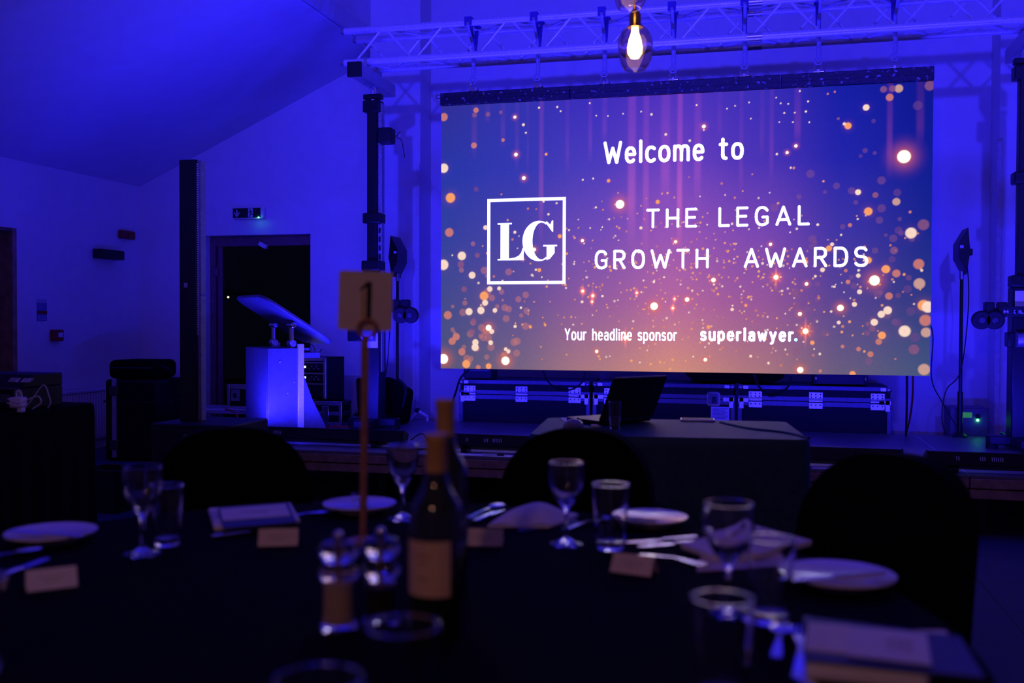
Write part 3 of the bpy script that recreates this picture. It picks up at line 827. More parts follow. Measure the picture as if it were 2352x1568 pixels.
LT, om, og = lift_tower(-2.94, 7.31, 0, 'black telescopic lifting tower carrying the truss beside the lectern')
q = onY(885, 312, 7.24) - Vector((-2.94, 7.31, DK))
sb = MB().box(q.x - 0.05, q.x + 0.06, -0.11, 0.0, q.z - 0.06, q.z + 0.06).build('junction_box', M_BLACK, LT, 0.012)
MB().tube(smoothpath([(q.x + 0.06, -0.06, q.z - 0.02), (q.x + 0.10, -0.06, q.z + 0.01), (q.x + 0.12, -0.06, q.z + 0.03), (q.x + 0.09, -0.06, q.z - 0.01), (q.x + 0.13, -0.06, q.z - 0.04), (q.x + 0.155, -0.06, q.z - 0.17)]), 0.003, 6).build('loose_wire', M_BLACK, sb)
RTp = onY(2347, 700, 7.30)
RT, om2, og2 = lift_tower(RTp.x, 7.31, 1, 'black telescopic lifting tower beside the dimmer box and right pilaster')
mb = MB()
pM = onY(2304, 719, 7.2) - Vector((RTp.x, 7.31, DK))
MB().box(pM.x - 0.01, pM.x + 0.42, -0.125, -0.085, pM.z - 0.022, pM.z + 0.045).build('name_bar', M_BLACK, RT, 0.004)
lettering(mb, 'MOBILT', 0.145, 0.019, 0.0055, 0.3, Matrix.Translation((pM.x + 0.002, -0.127, pM.z)))
mb.build('maker_lettering', M_LIGHTTXT, RT, smooth=False)

# ================================================================== STAGE
SYF, SYB = 6.0, 8.05
M_DECK = mat('black_stage_ply', (0.21, 0.21, 0.22), 0.45, noise=0.25, scale=140, bump=0.12)
dx = [-3.78, -2.31, -0.58, 1.15, 2.88]
lbs = ['low stage deck carrying the lectern and the left lifting tower', 'low stage deck below the square monogram half of the video wall', 'low stage deck behind the laptop table', 'low stage deck carrying the right lifting tower']
for i in range(4):
    a, b_ = dx[i] + 0.003, dx[i + 1] - 0.003
    t = thing('stage_deck', lbs[i], 'stage', ((a + b_) / 2, (SYF + SYB) / 2, 0), 0, 'stage decks')
    w2, d2_ = (b_ - a) / 2, (SYB - SYF) / 2
    MB().box(-w2, w2, -d2_, d2_, DK - 0.02, DK).build('deck_top', M_DECK, t, 0.003)
    MB().box(-w2, w2, -d2_ - 0.004, -d2_ + 0.03, DK - 0.075, DK - 0.021).build('front_rail', M_DECKW, t, 0.004)
    MB().box(-w2, w2, -d2_ + 0.004, -d2_ + 0.03, DK - 0.135, DK - 0.082).build('front_fascia', M_DECKW, t, 0.004)
    MB().box(-w2, w2, -d2_ + 0.03, d2_, DK - 0.12, DK - 0.02).build('frame', M_BLACK, t)
    for sx in (-1, 1):
        for sy in (-1, 1):
            MB().box(sx * (w2 - 0.08) - 0.028, sx * (w2 - 0.08) + 0.028, sy * (d2_ - 0.12) - 0.028, sy * (d2_ - 0.12) + 0.028, 0, DK - 0.12).build('leg', M_BLACKM, t)
    MB().box(w2 - 0.002, w2 + 0.004, -d2_, d2_, DK - 0.01, DK + 0.0012).build('edge_strip', M_ALU, t)

# ================================================================== LED BATTENS
def batten(x0, x1, y, label, red=False, lit=True):
    t = thing('light_batten', label, 'light bar', ((x0 + x1) / 2, y, DK), 0, 'light battens along the stage edge')
    h = (x1 - x0) / 2
    Rm = Matrix.Translation((0, 0, 0.066)) @ Matrix.Rotation(rad(-24), 4, 'X')
    MB().box(-h, h, -0.040, 0.040, -0.042, 0.042, Rm).build('housing', M_BLACKM, t, 0.006)
    MB().box(-h - 0.012, -h + 0.002, -0.045, 0.045, -0.046, 0.046, Rm).build('end_plate', M_BLACK, t, 0.012)
    MB().box(h - 0.002, h + 0.012, -0.045, 0.045, -0.046, 0.046, Rm).build('end_plate', M_BLACK, t, 0.012)
    mb = MB()
    n = 12
    ml = mat('blue_batten_lens', (0.1, 0.1, 0.4), 0.2, emit=(0.01, 0.008, 1.0), estr=0.12)
    for i in range(n):
        xx = -h + (i + 0.5) * 2 * h / n
        MB().cyl(Rm @ Vector((xx, 0, 0.040)), Rm @ Vector((xx, 0, 0.045)), 0.028, n=14).build('lens', ml, t)
    for sx in (-1, 1):
        MB().box(sx * h * 0.72 - 0.02, sx * h * 0.72 + 0.02, -0.06, 0.06, 0, 0.03).build('foot', M_BLACKM, t, 0.004)
    mb = MB()
    for (c, n_) in ((-0.25 * h, 2), (0.0, 3), (0.12 * h, 6)):
        for k_ in range(n_):
            xx = -0.45 * h + c + k_ * 0.011
            mb.box(xx, xx + 0.004, -0.0412, -0.0398, -0.012, 0.012, Rm @ Matrix.Translation((0, 0, 0)))
    mb.build('printed_marks', M_LIGHTTXT, t)
    if red:
        for k_ in range(3):
            MB().box(0.25 * h + k_ * 0.013, 0.25 * h + k_ * 0.013 + 0.009, -0.0415, -0.0398, -0.036, -0.024, Rm).build('red_digit', M_REDLED, t)
    if lit: area('batten_beam', ((x0 + x1) / 2, y + 0.03, DK + 0.128), (0, 0.50, 0.87), 2 * h * 0.95, 0.05, BAT_P * h / 0.5, BLUE, 150)
    return t
BAT_P = 50
batten(-3.72, -2.30, 6.26, 'black light batten on the stage edge in front of the lectern')
batten(-1.99, -1.01, 6.20, 'black light batten with cables at the stage edge left of the laptop table')
batten(-0.20, 0.80, 6.12, 'black light batten on the stage edge right behind the laptop table')
batten(0.94, 1.94, 6.10, 'black light batten with lit red digits on the stage edge', True)

def cable(name, pts, r, m, label, cat='cable', grp=None, n=8):
    o = MB().tube(smoothpath(pts, n), r, 8).build(name, m)
    return tagm(o, label, cat, grp)
cable('power_cable', [(-2.28, 6.22, DK + 0.06), (-2.22, 6.15, DK + 0.012), (-2.12, 6.18, DK + 0.01), (-2.0, 6.24, DK + 0.012), (-1.93, 6.30, DK + 0.05)], 0.006, M_BLACK, 'black cable looped between two light battens on the stage')
cable('signal_cable', [(-2.27, 6.30, DK + 0.05), (-2.2, 6.34, DK + 0.09), (-2.12, 6.30, DK + 0.008), (-2.05, 6.33, DK + 0.06), (-1.97, 6.32, DK + 0.05)], 0.004, M_BLACK, 'thin black signal lead curling beside the light batten')
# running order sheet and pen at the stage edge
p = onZ(1112, 1047, DK)
o = MB().box(-0.20, 0.20, -0.045, 0.045, 0, 0.002).build('running_order', M_PAPER); o.location = (p.x, 6.055, DK + 0.0005)
tagm(o, 'white paper sheet lying on the stage edge under the batten', 'paper')
pn = thing('pen', 'ballpoint pen lying on the white paper at the stage edge', 'pen', (p.x + 0.06, 6.04, DK + 0.0085))
MB().cyl((-0.075, 0, 0), (0.02, 0, 0), 0.0055, n=10).build('barrel', M_CHROME, pn)
MB().cyl((0.02, 0, 0), (0.065, 0, 0), 0.006, n=10).build('grip', M_BLACK, pn)
MB().cyl((0.065, 0, 0), (0.078, 0, 0), 0.005, 0.001, n=10).build('tip', M_CHROME, pn)
p = onZ(1897, 1083, DK)
o = MB().box(-0.12, 0.12, -0.04, 0.04, 0, 0.002).build('cue_sheet', M_PAPER); o.location = (p.x + 0.05, 6.045, DK + 0.0005)
tagm(o, 'white cue sheet on the stage edge behind the laptop table corner', 'paper')

# ================================================================== COLUMN SPEAKER ON SUBWOOFER
ps = onZ(437, 972, 0.56)
sw = thing('subwoofer', 'black subwoofer cabinet on the floor at the stage corner', 'speaker', (ps.x, 5.68, 0))
MB().box(-0.24, 0.30, -0.25, 0.25, 0.02, 0.56).build('cabinet', M_BLACK, sw, 0.012)
gr = MB().box(-0.22, 0.28, -0.262, -0.249, 0.05, 0.53).build('grille', mat('black_speaker_grille', (0.012, 0.012, 0.013), 0.6, noise=0.5, scale=300, bump=0.5), sw, 0.006)
q = onY(427, 1003, 5.68 - 0.262)
MB().box(q.x - ps.x - 0.016, q.x - ps.x + 0.016, -0.266, -0.261, q.z - 0.016, q.z + 0.016).build('badge', M_STEEL, gr, 0.003)
for a in (-0.2, 0.26):
    for b_ in (-0.2, 0.2):
        MB().cyl((a, b_, 0), (a, b_, 0.022), 0.02).build('foot', M_RUBBER, sw)
cl = thing('column_speaker', 'tall slim black column loudspeaker standing on the subwoofer', 'speaker', (ps.x, 5.68, 0.56), rad(0))
ztop = onY(437, 370, 5.68).z - 0.56
x0 = onY(412, 600, 5.62).x - ps.x; x1 = onY(450, 600, 5.62).x - ps.x; x2 = onY(467, 600, 5.62).x - ps.x
MB().box(x0, x1, -0.06, 0.02, 0.0, ztop).build('column_body', M_BLACK, cl, 0.004)
M_PERF = mat('grey_column_flank', (0.24, 0.25, 0.26), 0.5, 0.1, noise=0.2, scale=40)
zj = onY(455, 678, 5.62).z - 0.56
MB().box(x1, x1 + 0.026, -0.045, 0.015, zj + 0.004, ztop - 0.004).build('side_panel', M_PERF, cl, 0.004)
MB().box(x1, x1 + 0.026, -0.045, 0.015, 0.0, zj).build('side_panel', M_PERF, cl, 0.004)
mb = MB(); z = 0.55
while z < ztop - 0.03:
    mb.box(x1 - 0.001, x1 + 0.012, -0.050, -0.043, z, z + 0.007); z += 0.0145
mb.build('rubber_teeth', M_LIGHTTXT, cl)
q = onY(427, 655, 5.62)
MB().box(q.x - ps.x - 0.013, q.x - ps.x + 0.013, -0.064, -0.059, q.z - 0.56 - 0.016, q.z - 0.56 + 0.016).build('badge', M_STEEL, cl, 0.003)

# ================================================================== LECTERN
lp = onY(640, 900, 6.78)
nf = Vector((-0.68, -0.73, 0)).normalized()        # faces the hall
lec = thing('lectern', 'blue lit metal lectern with tilted rounded reading board on the stage', 'lectern', (lp.x, 6.78, DK), math.atan2(nf.y, nf.x))
# local +x = towards the audience, local +y = its right hand
M_LEC = mat('satin_lectern_steel', (0.15, 0.15, 0.165), 0.36, 0.3, noise=0.1, scale=30)
zt_ = onY(620, 797, 6.78).z - DK
pr = [(-0.30, 0.0), (0.17, 0.0), (0.17, zt_), (-0.06, zt_), (-0.09, zt_ * 0.75), (-0.17, zt_ * 0.42), (-0.26, zt_ * 0.15)]
for s_, nm in ((1, 'side_panel'), (-1, 'side_panel')):
    MB().prism(pr, 'y', s_ * 0.235 - 0.012, s_ * 0.235 + 0.012).build(nm, M_LEC, lec, 0.004)
MB().box(0.145, 0.172, -0.225, 0.225, 0.0, zt_).build('front_panel', M_LEC, lec, 0.004)
for s_ in (1, -1):
    MB().box(-0.10, -0.055, s_ * 0.250 - 0.014, s_ * 0.250 + 0.012, 0.0, zt_ + 0.03).build('corner_post', M_ALUF, lec, 0.004)
MB().box(-0.16, 0.14, -0.222, 0.222, zt_ - 0.02, zt_).build('inner_shelf', M_LEC, lec, 0.003)
MB().box(-0.24, -0.06, -0.222, 0.222, zt_ - 0.075, zt_ - 0.035).build('drawer_shelf', M_LEC, lec, 0.003)
for s_ in (1, -1):
    c0 = Vector((-0.03, s_ * 0.19, zt_)); 
    MB().cyl(c0, c0 + Vector((0, 0, 0.17)), 0.017, n=14).build('desk_post', M_CHROME, lec)
    MB().cyl(c0 + Vector((0, -0.035, 0.03)), c0 + Vector((0, 0.035, 0.03)), 0.028, n=16).build('post_collar', M_ALU, lec, 0.004)
    MB().cyl(c0 + Vector((-0.0, -0.05, 0.165)), c0 + Vector((0.0, 0.05, 0.165)), 0.022, n=16).build('tilt_knuckle', M_CHROME, lec, 0.004)
def rrect(w2, h2, r, n=6):
    out = []
    for cx, cy, a0 in ((w2 - r, h2 - r, 0), (-w2 + r, h2 - r, 90), (-w2 + r, -h2 + r, 180), (w2 - r, -h2 + r, 270)):
        for k in range(n + 1):
            t = rad(a0 + 90 * k / n)
            out.append((cx + r * math.cos(t), cy + r * math.sin(t)))
    return out
brd = MB().prism(rrect(0.325, 0.33, 0.11), 'z', -0.011, 0.011)
brd.xf(Matrix.Translation((-0.04, 0, zt_ + 0.205)) @ Matrix.Rotation(rad(-32), 4, 'Y'))
brd.build('reading_board', M_LEC, lec, 0.004)
for a, b_ in ((0.02, 0.5), (0.08, 0.85), (-0.03, 0.62)):
    MB().ball((a, 0.2485, zt_ * b_), 0.007, 6).build('fixing_stud', M_CHROME, lec)

# ================================================================== BACKSTAGE RACKS AND CASES
def butterfly(parent, x, z, y):
    l = MB().box(x - 0.045, x + 0.045, y - 0.006, y, z - 0.05, z + 0.05).build('latch', M_DARKALU, parent, 0.008)
    MB().box(x - 0.016, x + 0.016, y - 0.012, y - 0.005, z - 0.022, z + 0.022).build('latch_key', M_BLACK, l, 0.003)
def corner(parent, x, z, y, s, sz):
    mb = MB().ball((x, y - 0.002, z), 0.024, 8)
    mb.box(x - 0.012 if s > 0 else x - 0.06, x + 0.06 if s > 0 else x + 0.012, y - 0.005, y + 0.002, z - 0.012 if sz > 0 else z - 0.05, z + 0.012)
    mb.build('ball_corner', M_DARKALU, parent)
def hinge_latch(parent, x, z, y):
    l = MB().box(x - 0.052, x + 0.052, y - 0.004, y, z - 0.075, z + 0.055).build('hinge_plate', M_DARKALU, parent, 0.002)
    MB().cyl((x - 0.055, y - 0.008, z), (x + 0.055, y - 0.008, z), 0.008, n=10).build('hinge_barrel', M_CHROME, l)
    MB().cyl((x - 0.055, y - 0.007, z - 0.024), (x + 0.055, y - 0.007, z - 0.024), 0.005, n=8).build('hinge_rod', M_CHROME, l)
    for k in (-0.034, 0, 0.034):
        for zz in (0.038, 0.016, -0.045):
            MB().cyl((x + k, y - 0.007, z + zz), (x + k, y - 0.003, z + zz), 0.006, n=8).build('rivet', M_BLACK, l)
CY0, CY1, CH = 8.09, 8.68, 0.705
clabs = ['black flight case below the monogram side of the screen', 'black flight case with a silver dish latch behind the laptop', 'black flight case under the superlawyer side of the screen beside the hanging cables']
clabs[2] = 'black flight case beside the hanging red and black cables'
for i, (a, b_) in enumerate(((-2.48, -1.352), (-1.332, -0.185), (-0.165, 0.99))):
    t = thing('flight_case', clabs[i], 'flight case', ((a + b_) / 2, CY0, 0), 0, 'flight cases behind the stage')
    h = (b_ - a) / 2
    MB().box(-h + 0.01, h - 0.01, 0.006, CY1 - CY0, 0.06, CH - 0.125).build('body', M_CASE, t)
    MB().box(-h + 0.01, h - 0.01, 0.006, CY1 - CY0, CH - 0.12, CH - 0.006).build('lid', M_CASE, t)
    for z0, z1 in ((CH - 0.035, CH), (CH - 0.122, CH - 0.085), (CH - 0.165, CH - 0.124), (0.05, 0.085)):
        MB().box(-h, h, 0.0, 0.02, z0, z1).build('edge_extrusion', M_EXTR, t, 0.003)
    for s_ in (-1, 1):
        MB().box(s_ * h - 0.035 * (s_ > 0), s_ * h + 0.035 * (s_ < 0), 0.0, 0.03, 0.05, CH - 0.165).build('corner_extrusion', M_EXTR, t, 0.003)
        corner(t, s_ * (h - 0.022), CH - 0.02, 0.0, -s_, 1)
        MB().box(s_ * (h - 0.05) - 0.045, s_ * (h - 0.05) + 0.045, -0.004, 0.001, CH - 0.14, CH - 0.105).build('brace_plate', M_DARKALU, t, 0.004)
        MB().box(s_ * (h - 0.03) - 0.018, s_ * (h - 0.03) + 0.018, -0.004, 0.001, CH - 0.19, CH - 0.105).build('brace_plate', M_DARKALU, t, 0.004)
        for yy in (0.1, 0.5):
            MB().cyl((s_ * (h - 0.12) - 0.02, yy, 0.032), (s_ * (h - 0.12) + 0.02, yy, 0.032), 0.032, n=14).build('castor', M_RUBBER, t)
    pts = {0: (1079, 1198, 1320), 1: (1402,), 2: (1735, 1874, 2016)}[i]
    for px in pts:
        q = onY(px, 900, CY0)
        hinge_latch(t, q.x - (a + b_) / 2, CH - 0.105, 0.0)
    if i == 1:
        q = onY(1639, 916, CY0); xx = q.x - (a + b_) / 2
        l = MB().prism([(xx + c_, q.z + d_) for c_, d_ in rrect(0.053, 0.058, 0.02)], 'y', -0.006, 0.0).build('dish_latch', M_CHROME, t, 0.003)
        MB().prism([(xx + c_, q.z + d_) for c_, d_ in rrect(0.038, 0.042, 0.012)], 'y', -0.008, -0.005).build('dish_recess', M_EXTR, l)
        MB().box(xx - 0.012, xx + 0.02, -0.018, -0.006, q.z - 0.03, q.z + 0.02).build('latch_key', M_BLACK, l, 0.003)
        q = onY(1654, 950, CY0); xx = q.x - (a + b_) / 2
        lb_ = MB().box(xx - 0.072, xx + 0.072, -0.0015, 0.0065, q.z - 0.055, q.z + 0.055).build('contents_label', M_PAPER, t)
        mb = MB()
        for k in range(9):
            mb.box(xx - 0.06, xx + 0.06 - 0.01 * (k % 3), -0.003, -0.0015, q.z + 0.04 - k * 0.010, q.z + 0.043 - k * 0.010)
        mb.build('printed_lines', M_BLKTXT, lb_)
# things lying on the case lids
def on_case(px0, px1, ytop, y, name, label, cat):
    p0 = onY(px0, ytop, y); p1 = onY(px1, ytop, y)
    return p0, p1
p0, p1 = on_case(1072, 1136, 840, 8.25, '', '', '')
o = thing('power_box', 'small black power supply box on the monogram side flight case', 'power supply', ((p0.x + p1.x) / 2, 8.25, CH))
h = (p1.x - p0.x) / 2
MB().box(-h, h, -0.1, 0.1, 0.004, 0.13).build('housing', M_BLACK, o, 0.008)
MB().box(-h + 0.02, h - 0.02, -0.104, -0.099, 0.07, 0.08).build('vent', M_EXTR, o)
for a in (-1, 1): MB().box(a * h * 0.8 - 0.01, a * h * 0.8 + 0.01, -0.08, 0.08, 0, 0.006).build('foot', M_RUBBER, o)
p0, p1 = on_case(1578, 1822, 850, 8.3, '', '', '')
o = thing('equipment_bag', 'black padded equipment bag lying over two flight case lids', 'bag', ((p0.x + p1.x) / 2 - 0.06, 8.38, CH))
h = (p1.x - p0.x) / 2
mb = MB().prism([(-h, 0.16), (-h + 0.06, 0.06), (-h + 0.13, 0.004), (h * 0.55, 0.0), (h * 0.9, 0.03), (h, 0.07), (h * 0.9, 0.10), (h * 0.7, 0.12), (0, 0.17)], 'y', -0.17, 0.17)
mb.build('bag_body', M_FABRIC, o, 0.03, seg=3)
MB().tube(smoothpath([(-0.15, -0.12, 0.16), (-0.05, -0.12, 0.205), (0.08, -0.12, 0.16)]), 0.012).build('carry_handle', M_RUBBER, o)
p0, p1 = on_case(1866, 1990, 850, 8.3, '', '', '')
o = thing('video_processor', 'black rack unit with silver handles on the flight case lid', 'rack unit', ((p0.x + p1.x) / 2, 8.33, CH))
h = (p1.x - p0.x) / 2
MB().box(-h, h, -0.15, 0.15, 0.004, 0.12).build('chassis', M_BLACK, o, 0.008)
for a in (-1, 1):
    MB().tube(smoothpath([(a * (h - 0.02), -0.15, 0.02), (a * (h - 0.02), -0.18, 0.03), (a * (h - 0.02), -0.18, 0.09), (a * (h - 0.02), -0.15, 0.10)], 4), 0.005).build('rack_handle', M_CHROME, o)
    MB().box(a * h * 0.7 - 0.02, a * h * 0.7 + 0.02, -0.12, 0.12, 0, 0.006).build('foot', M_RUBBER, o)
cable('power_cable', [onY(1078, 848, 7.35), onY(1058, 868, 7.6), onY(1047, 900, 8.05), onY(1034, 940, 8.07), onY(1026, 975, 8.07)], 0.009, M_BLACK, 'thick black cable drooping from the lower left screen corner')
cable('signal_cable', [onY(1247, 850, 7.33), onY(1258, 875, 7.8), onY(1285, 894, 8.04), onY(1310, 895, 8.04), onY(1335, 880, 7.9), onY(1345, 853, 7.33)], 0.007, M_BLACK, 'black cable loop hanging below the screen over the first flight case')
cable('signal_cable', [onY(1733, 862, 7.33), onY(1745, 890, 7.95), onY(1765, 908, 8.02), onY(1790, 905, 8.02), onY(1812, 885, 7.9), onY(1818, 862, 7.33)], 0.007, M_BLACK, 'black cable loop hanging in front of the silver hinges')
cable('power_cable', [onY(2083, 860, 7.36), onY(2083, 920, 7.6), onY(2081, 1000, 7.95)], 0.008, M_BLACK, 'straight black cable hanging from the lower right screen corner')
cable('power_cable', [onY(2097, 860, 7.36), onY(2096, 910, 7.7), onY(2090, 960, 7.9), onY(2080, 1000, 8.05)], 0.007, M_REDD, 'dark red cable hanging beside the straight black one')

# racks behind the lectern
rp0, rp1 = onY(690, 900, 7.55), onY(800, 900, 7.95)
ra = thing('amplifier_rack', 'black amplifier rack with lit wireless receivers behind the lectern', 'rack', ((-4.07 + rp1.x) / 2 - 0.02, 7.62, DK))
hx = 0.27
ztp = onY(745, 822, 7.62).z - DK
MB().box(-hx, -hx + 0.012, 0, 0.40, 0.0, ztp).build('side', M_CASE, ra, 0.003)
MB().box(hx - 0.012, hx, 0, 0.40, 0.0, ztp).build('side', M_CASE, ra, 0.003)
MB().box(-hx, hx, 0, 0.40, ztp - 0.012, ztp).build('top', M_CASE, ra, 0.003)
MB().box(-hx, hx, 0, 0.40, 0, 0.012).build('bottom', M_CASE, ra, 0.003)
MB().box(-hx + 0.012, hx - 0.012, 0.388, 0.4, 0.012, ztp - 0.012).build('back', M_CASE, ra)
for a in (-hx, hx):
    MB().box(a - 0.012, a + 0.012, -0.006, 0.012, 0, ztp).build('edge_extrusion', M_ALU, ra, 0.003)
MB().box(-hx, hx, -0.006, 0.012, ztp - 0.025, ztp + 0.002).build('edge_extrusion', M_ALU, ra, 0.003)
zu = ztp - 0.03
names = ['receiver', 'receiver', 'power_amplifier', 'drawer_unit']
hs = [0.085, 0.085, 0.13, 0.12]
for i, (nm, hh) in enumerate(zip(names, hs)):
    u_ = MB().box(-hx + 0.016, hx - 0.016, 0.01, 0.35, zu - hh + 0.004, zu).build(nm, M_BLACKM, ra, 0.003)
    MB().box(-hx + 0.016, hx - 0.016, 0.004, 0.011, zu - 0.016, zu - 0.006).build('trim_line', M_ALU, u_)
    if i < 2:
        for k in range(3):
            MB().box(0.02 + k * 0.03, 0.035 + k * 0.03, 0.004, 0.011, zu - 0.055, zu - 0.038).build('display', M_WHITELED, u_)
        for k in range(5):
            MB().cyl((0.13 + 0.02 * k, 0.002, zu - 0.06 + 0.02 * (k % 2)), (0.13 + 0.02 * k, 0.011, zu - 0.06 + 0.02 * (k % 2)), 0.006, n=8).build('knob', M_ALU, u_)
    if i == 1:
        MB().box(-0.03, -0.018, 0.004, 0.011, zu - 0.055, zu - 0.042).build('status_light', M_REDLED, u_)
    zu -= hh + 0.003
mb = MB(); lettering(mb, 'AUDIO', 0.11, 0.020, 0.004, 0.3, Matrix.Translation((-0.06, -0.008, ztp - 0.022)))
mb.build('printed_lettering', M_LIGHTTXT, ra, smooth=False)
butterfly(ra, 0.0, 0.05, 0.004)
wr = thing('wireless_router', 'small black aerial box standing on the amplifier rack', 'router', (ra.location.x + 0.05, 7.80, DK + ztp))
MB().box(-0.07, 0.07, -0.05, 0.05, 0, 0.03).build('housing', M_BLACK, wr, 0.006)
MB().tube(smoothpath([(-0.06, 0, 0.02), (-0.05, 0, 0.08), (0, 0, 0.11), (0.04, 0, 0.08), (0.05, 0, 0.02)]), 0.003).build('lead', M_BLACK, wr)
MB().cyl((0.065, 0.02, 0.02), (0.10, 0.02, 0.07), 0.003).build('aerial', M_BLACK, wr)
q = onZ(748, 966, DK)
sc = thing('effects_case', 'small silver edged flight case on the stage behind the lectern', 'flight case', (onY(748, 940, 7.42).x, 7.42, DK))
MB().box(-0.14, 0.14, 0, 0.18, 0.01, 0.20).build('body', M_CASE, sc)
for z0, z1 in ((0.165, 0.20), (0.085, 0.115), (0.0, 0.03)):
    MB().box(-0.145, 0.145, -0.006, 0.186, z0, z1).build('edge_extrusion', M_ALU, sc, 0.003)
for a in (-0.145, 0.118):
    MB().box(a, a + 0.027, -0.008, 0.01, 0.0, 0.20).build('edge_extrusion', M_ALU, sc, 0.003)
MB().box(-0.03, 0.03, -0.012, -0.005, 0.02, 0.16).build('latch', M_CHROME, sc, 0.006)
# table with papers and case on the far left of the stage
lt = thing('side_table', 'low folding table with papers by the glazed door', 'table', (-4.62, 8.15, 0))
M_GREYL = mat('grey_laminate', (0.45, 0.45, 0.47), 0.4)
zt2 = onY(520, 940, 8.0).z
MB().box(-0.55, 0.52, -0.25, 0.25, zt2 - 0.03, zt2).build('table_top', M_GREYL, lt, 0.004)
for a in (-0.48, 0.45):
    for b_ in (-0.2, 0.2): MB().box(a - 0.015, a + 0.015, b_ - 0.015, b_ + 0.015, 0, zt2 - 0.03).build('leg', M_STEEL, lt)
sc2 = thing('mixer_case', 'silver edged equipment case on the low table by the glazed door', 'flight case', (-4.42, 8.18, zt2))
hh = onY(545, 880, 8.15).z - zt2
MB().box(-0.22, 0.30, -0.14, 0.16, 0.004, hh).build('body', M_CASE, sc2)
for z0, z1 in ((hh - 0.045, hh), (0.0, 0.03)):
    MB().box(-0.225, 0.305, -0.146, 0.166, z0, z1).build('edge_extrusion', M_ALU, sc2, 0.003)
for a in (-0.225, 0.278): MB().box(a, a + 0.027, -0.148, -0.13, 0.0, hh).build('edge_extrusion', M_ALU, sc2, 0.003)
butterfly(sc2, -0.14, hh - 0.1, -0.148)
for k, (a, b_, rz) in enumerate(((-4.72, 7.97, 0.2), (-4.50, 7.96, -0.15))):
    o = MB().box(-0.13, 0.13, -0.05, 0.05, 0, 0.003).build('paper_sheet', M_PAPER); o.location = (a, b_, zt2 + 0.001 + 0.004 * k); o.rotation_euler = (0, 0, rz)
    tagm(o, ('white paper sheet lying on the low table edge', 'second white paper sheet beside the equipment case on the low table')[k], 'paper')
# red cables on the deck
q = onZ(760, 976, DK)
cable('red_cable', [onZ(735, 983, DK) + Vector((0, 0, .006)), onZ(762, 981, DK) + Vector((0, 0, .006)), onZ(800, 981, DK) + Vector((0, 0, .006)), onZ(852, 974, DK) + Vector((0, 0, .006))], 0.006, M_RED, 'long red cable lying on the stage right of the lectern')
cable('red_cable', [onZ(731, 986, DK) + Vector((0, 0, .006)), onZ(750, 988, DK) + Vector((0, 0, .006)), onZ(757, 983, DK) + Vector((0, 0, .012)), onZ(747, 981, DK) + Vector((0, 0, .006)), onZ(733, 982, DK) + Vector((0, 0, .006))], 0.006, M_RED, 'coiled red cable loop at the foot of the lectern')
cable('red_cable', [onY(518, 940, 7.6), onY(535, 944, 7.3), onY(546, 958, 7.0), onZ(551, 990, DK) + Vector((0, 0, .006))], 0.007, M_RED, 'red cable hanging down between the column speaker and lectern')
# draped bag and round base by the left tower
o = thing('draped_kit_bag', 'black draped kit bag slumped against the left lifting tower', 'bag', (-2.86, 7.62, DK))
za, zb = onY(870, 868, 7.62).z - DK, onY(932, 890, 7.62).z - DK
xa = [onY(px, 900, 7.62).x + 2.86 for px in (815, 838, 880, 905, 932, 922, 815)]
pl = [(xa[0] + 0.02, 0), (xa[5], 0), (xa[4], zb * 0.9), (xa[3], zb * 1.05), (xa[2], za), (xa[1], za * 0.97), (xa[0], za)]
mb = MB().prism(pl, 'y', 0.0, 0.22)
mb.build('bag_body', M_FABRIC, o, 0.03, seg=3)
MB().tube(smoothpath([(0, -0.01, za), (0.08, -0.03, za * 0.8), (0.05, -0.015, za * 0.4)]), 0.012).build('strap', M_RUBBER, o)
q = onZ(820, 962, DK)
o = thing('stand_base', 'round black stand base lying on the stage by the kit bag', 'stand base', (q.x, q.y, DK))
MB().lathe([(0.0001, 0), (0.125, 0), (0.125, 0.012), (0.11, 0.02), (0.03, 0.035), (0.02, 0.05), (0.0001, 0.05)], 32).build('base_disc', M_BLACKM, o)
MB().cyl((0, 0, 0.045), (0, 0, 0.09), 0.012).build('socket', M_STEEL, o)
q = onY(965, 962, 8.07)
o = thing('folding_bracket', 'white folding bracket standing at the back of the stage', 'bracket', (q.x, 8.0, DK))
MB().tube([(-0.07, 0, 0.0), (0.0, 0, 0.09)], 0.014).build('bracket_arm', M_PLASTICW, o)
MB().tube([(0.0, 0, 0.09), (0.09, 0, 0.04), (0.09, 0, 0.0)], 0.014).build('bracket_arm', M_PLASTICW, o)
MB().cyl((0, -0.02, 0.09), (0, 0.02, 0.09), 0.02).build('pivot', M_BLACK, o)

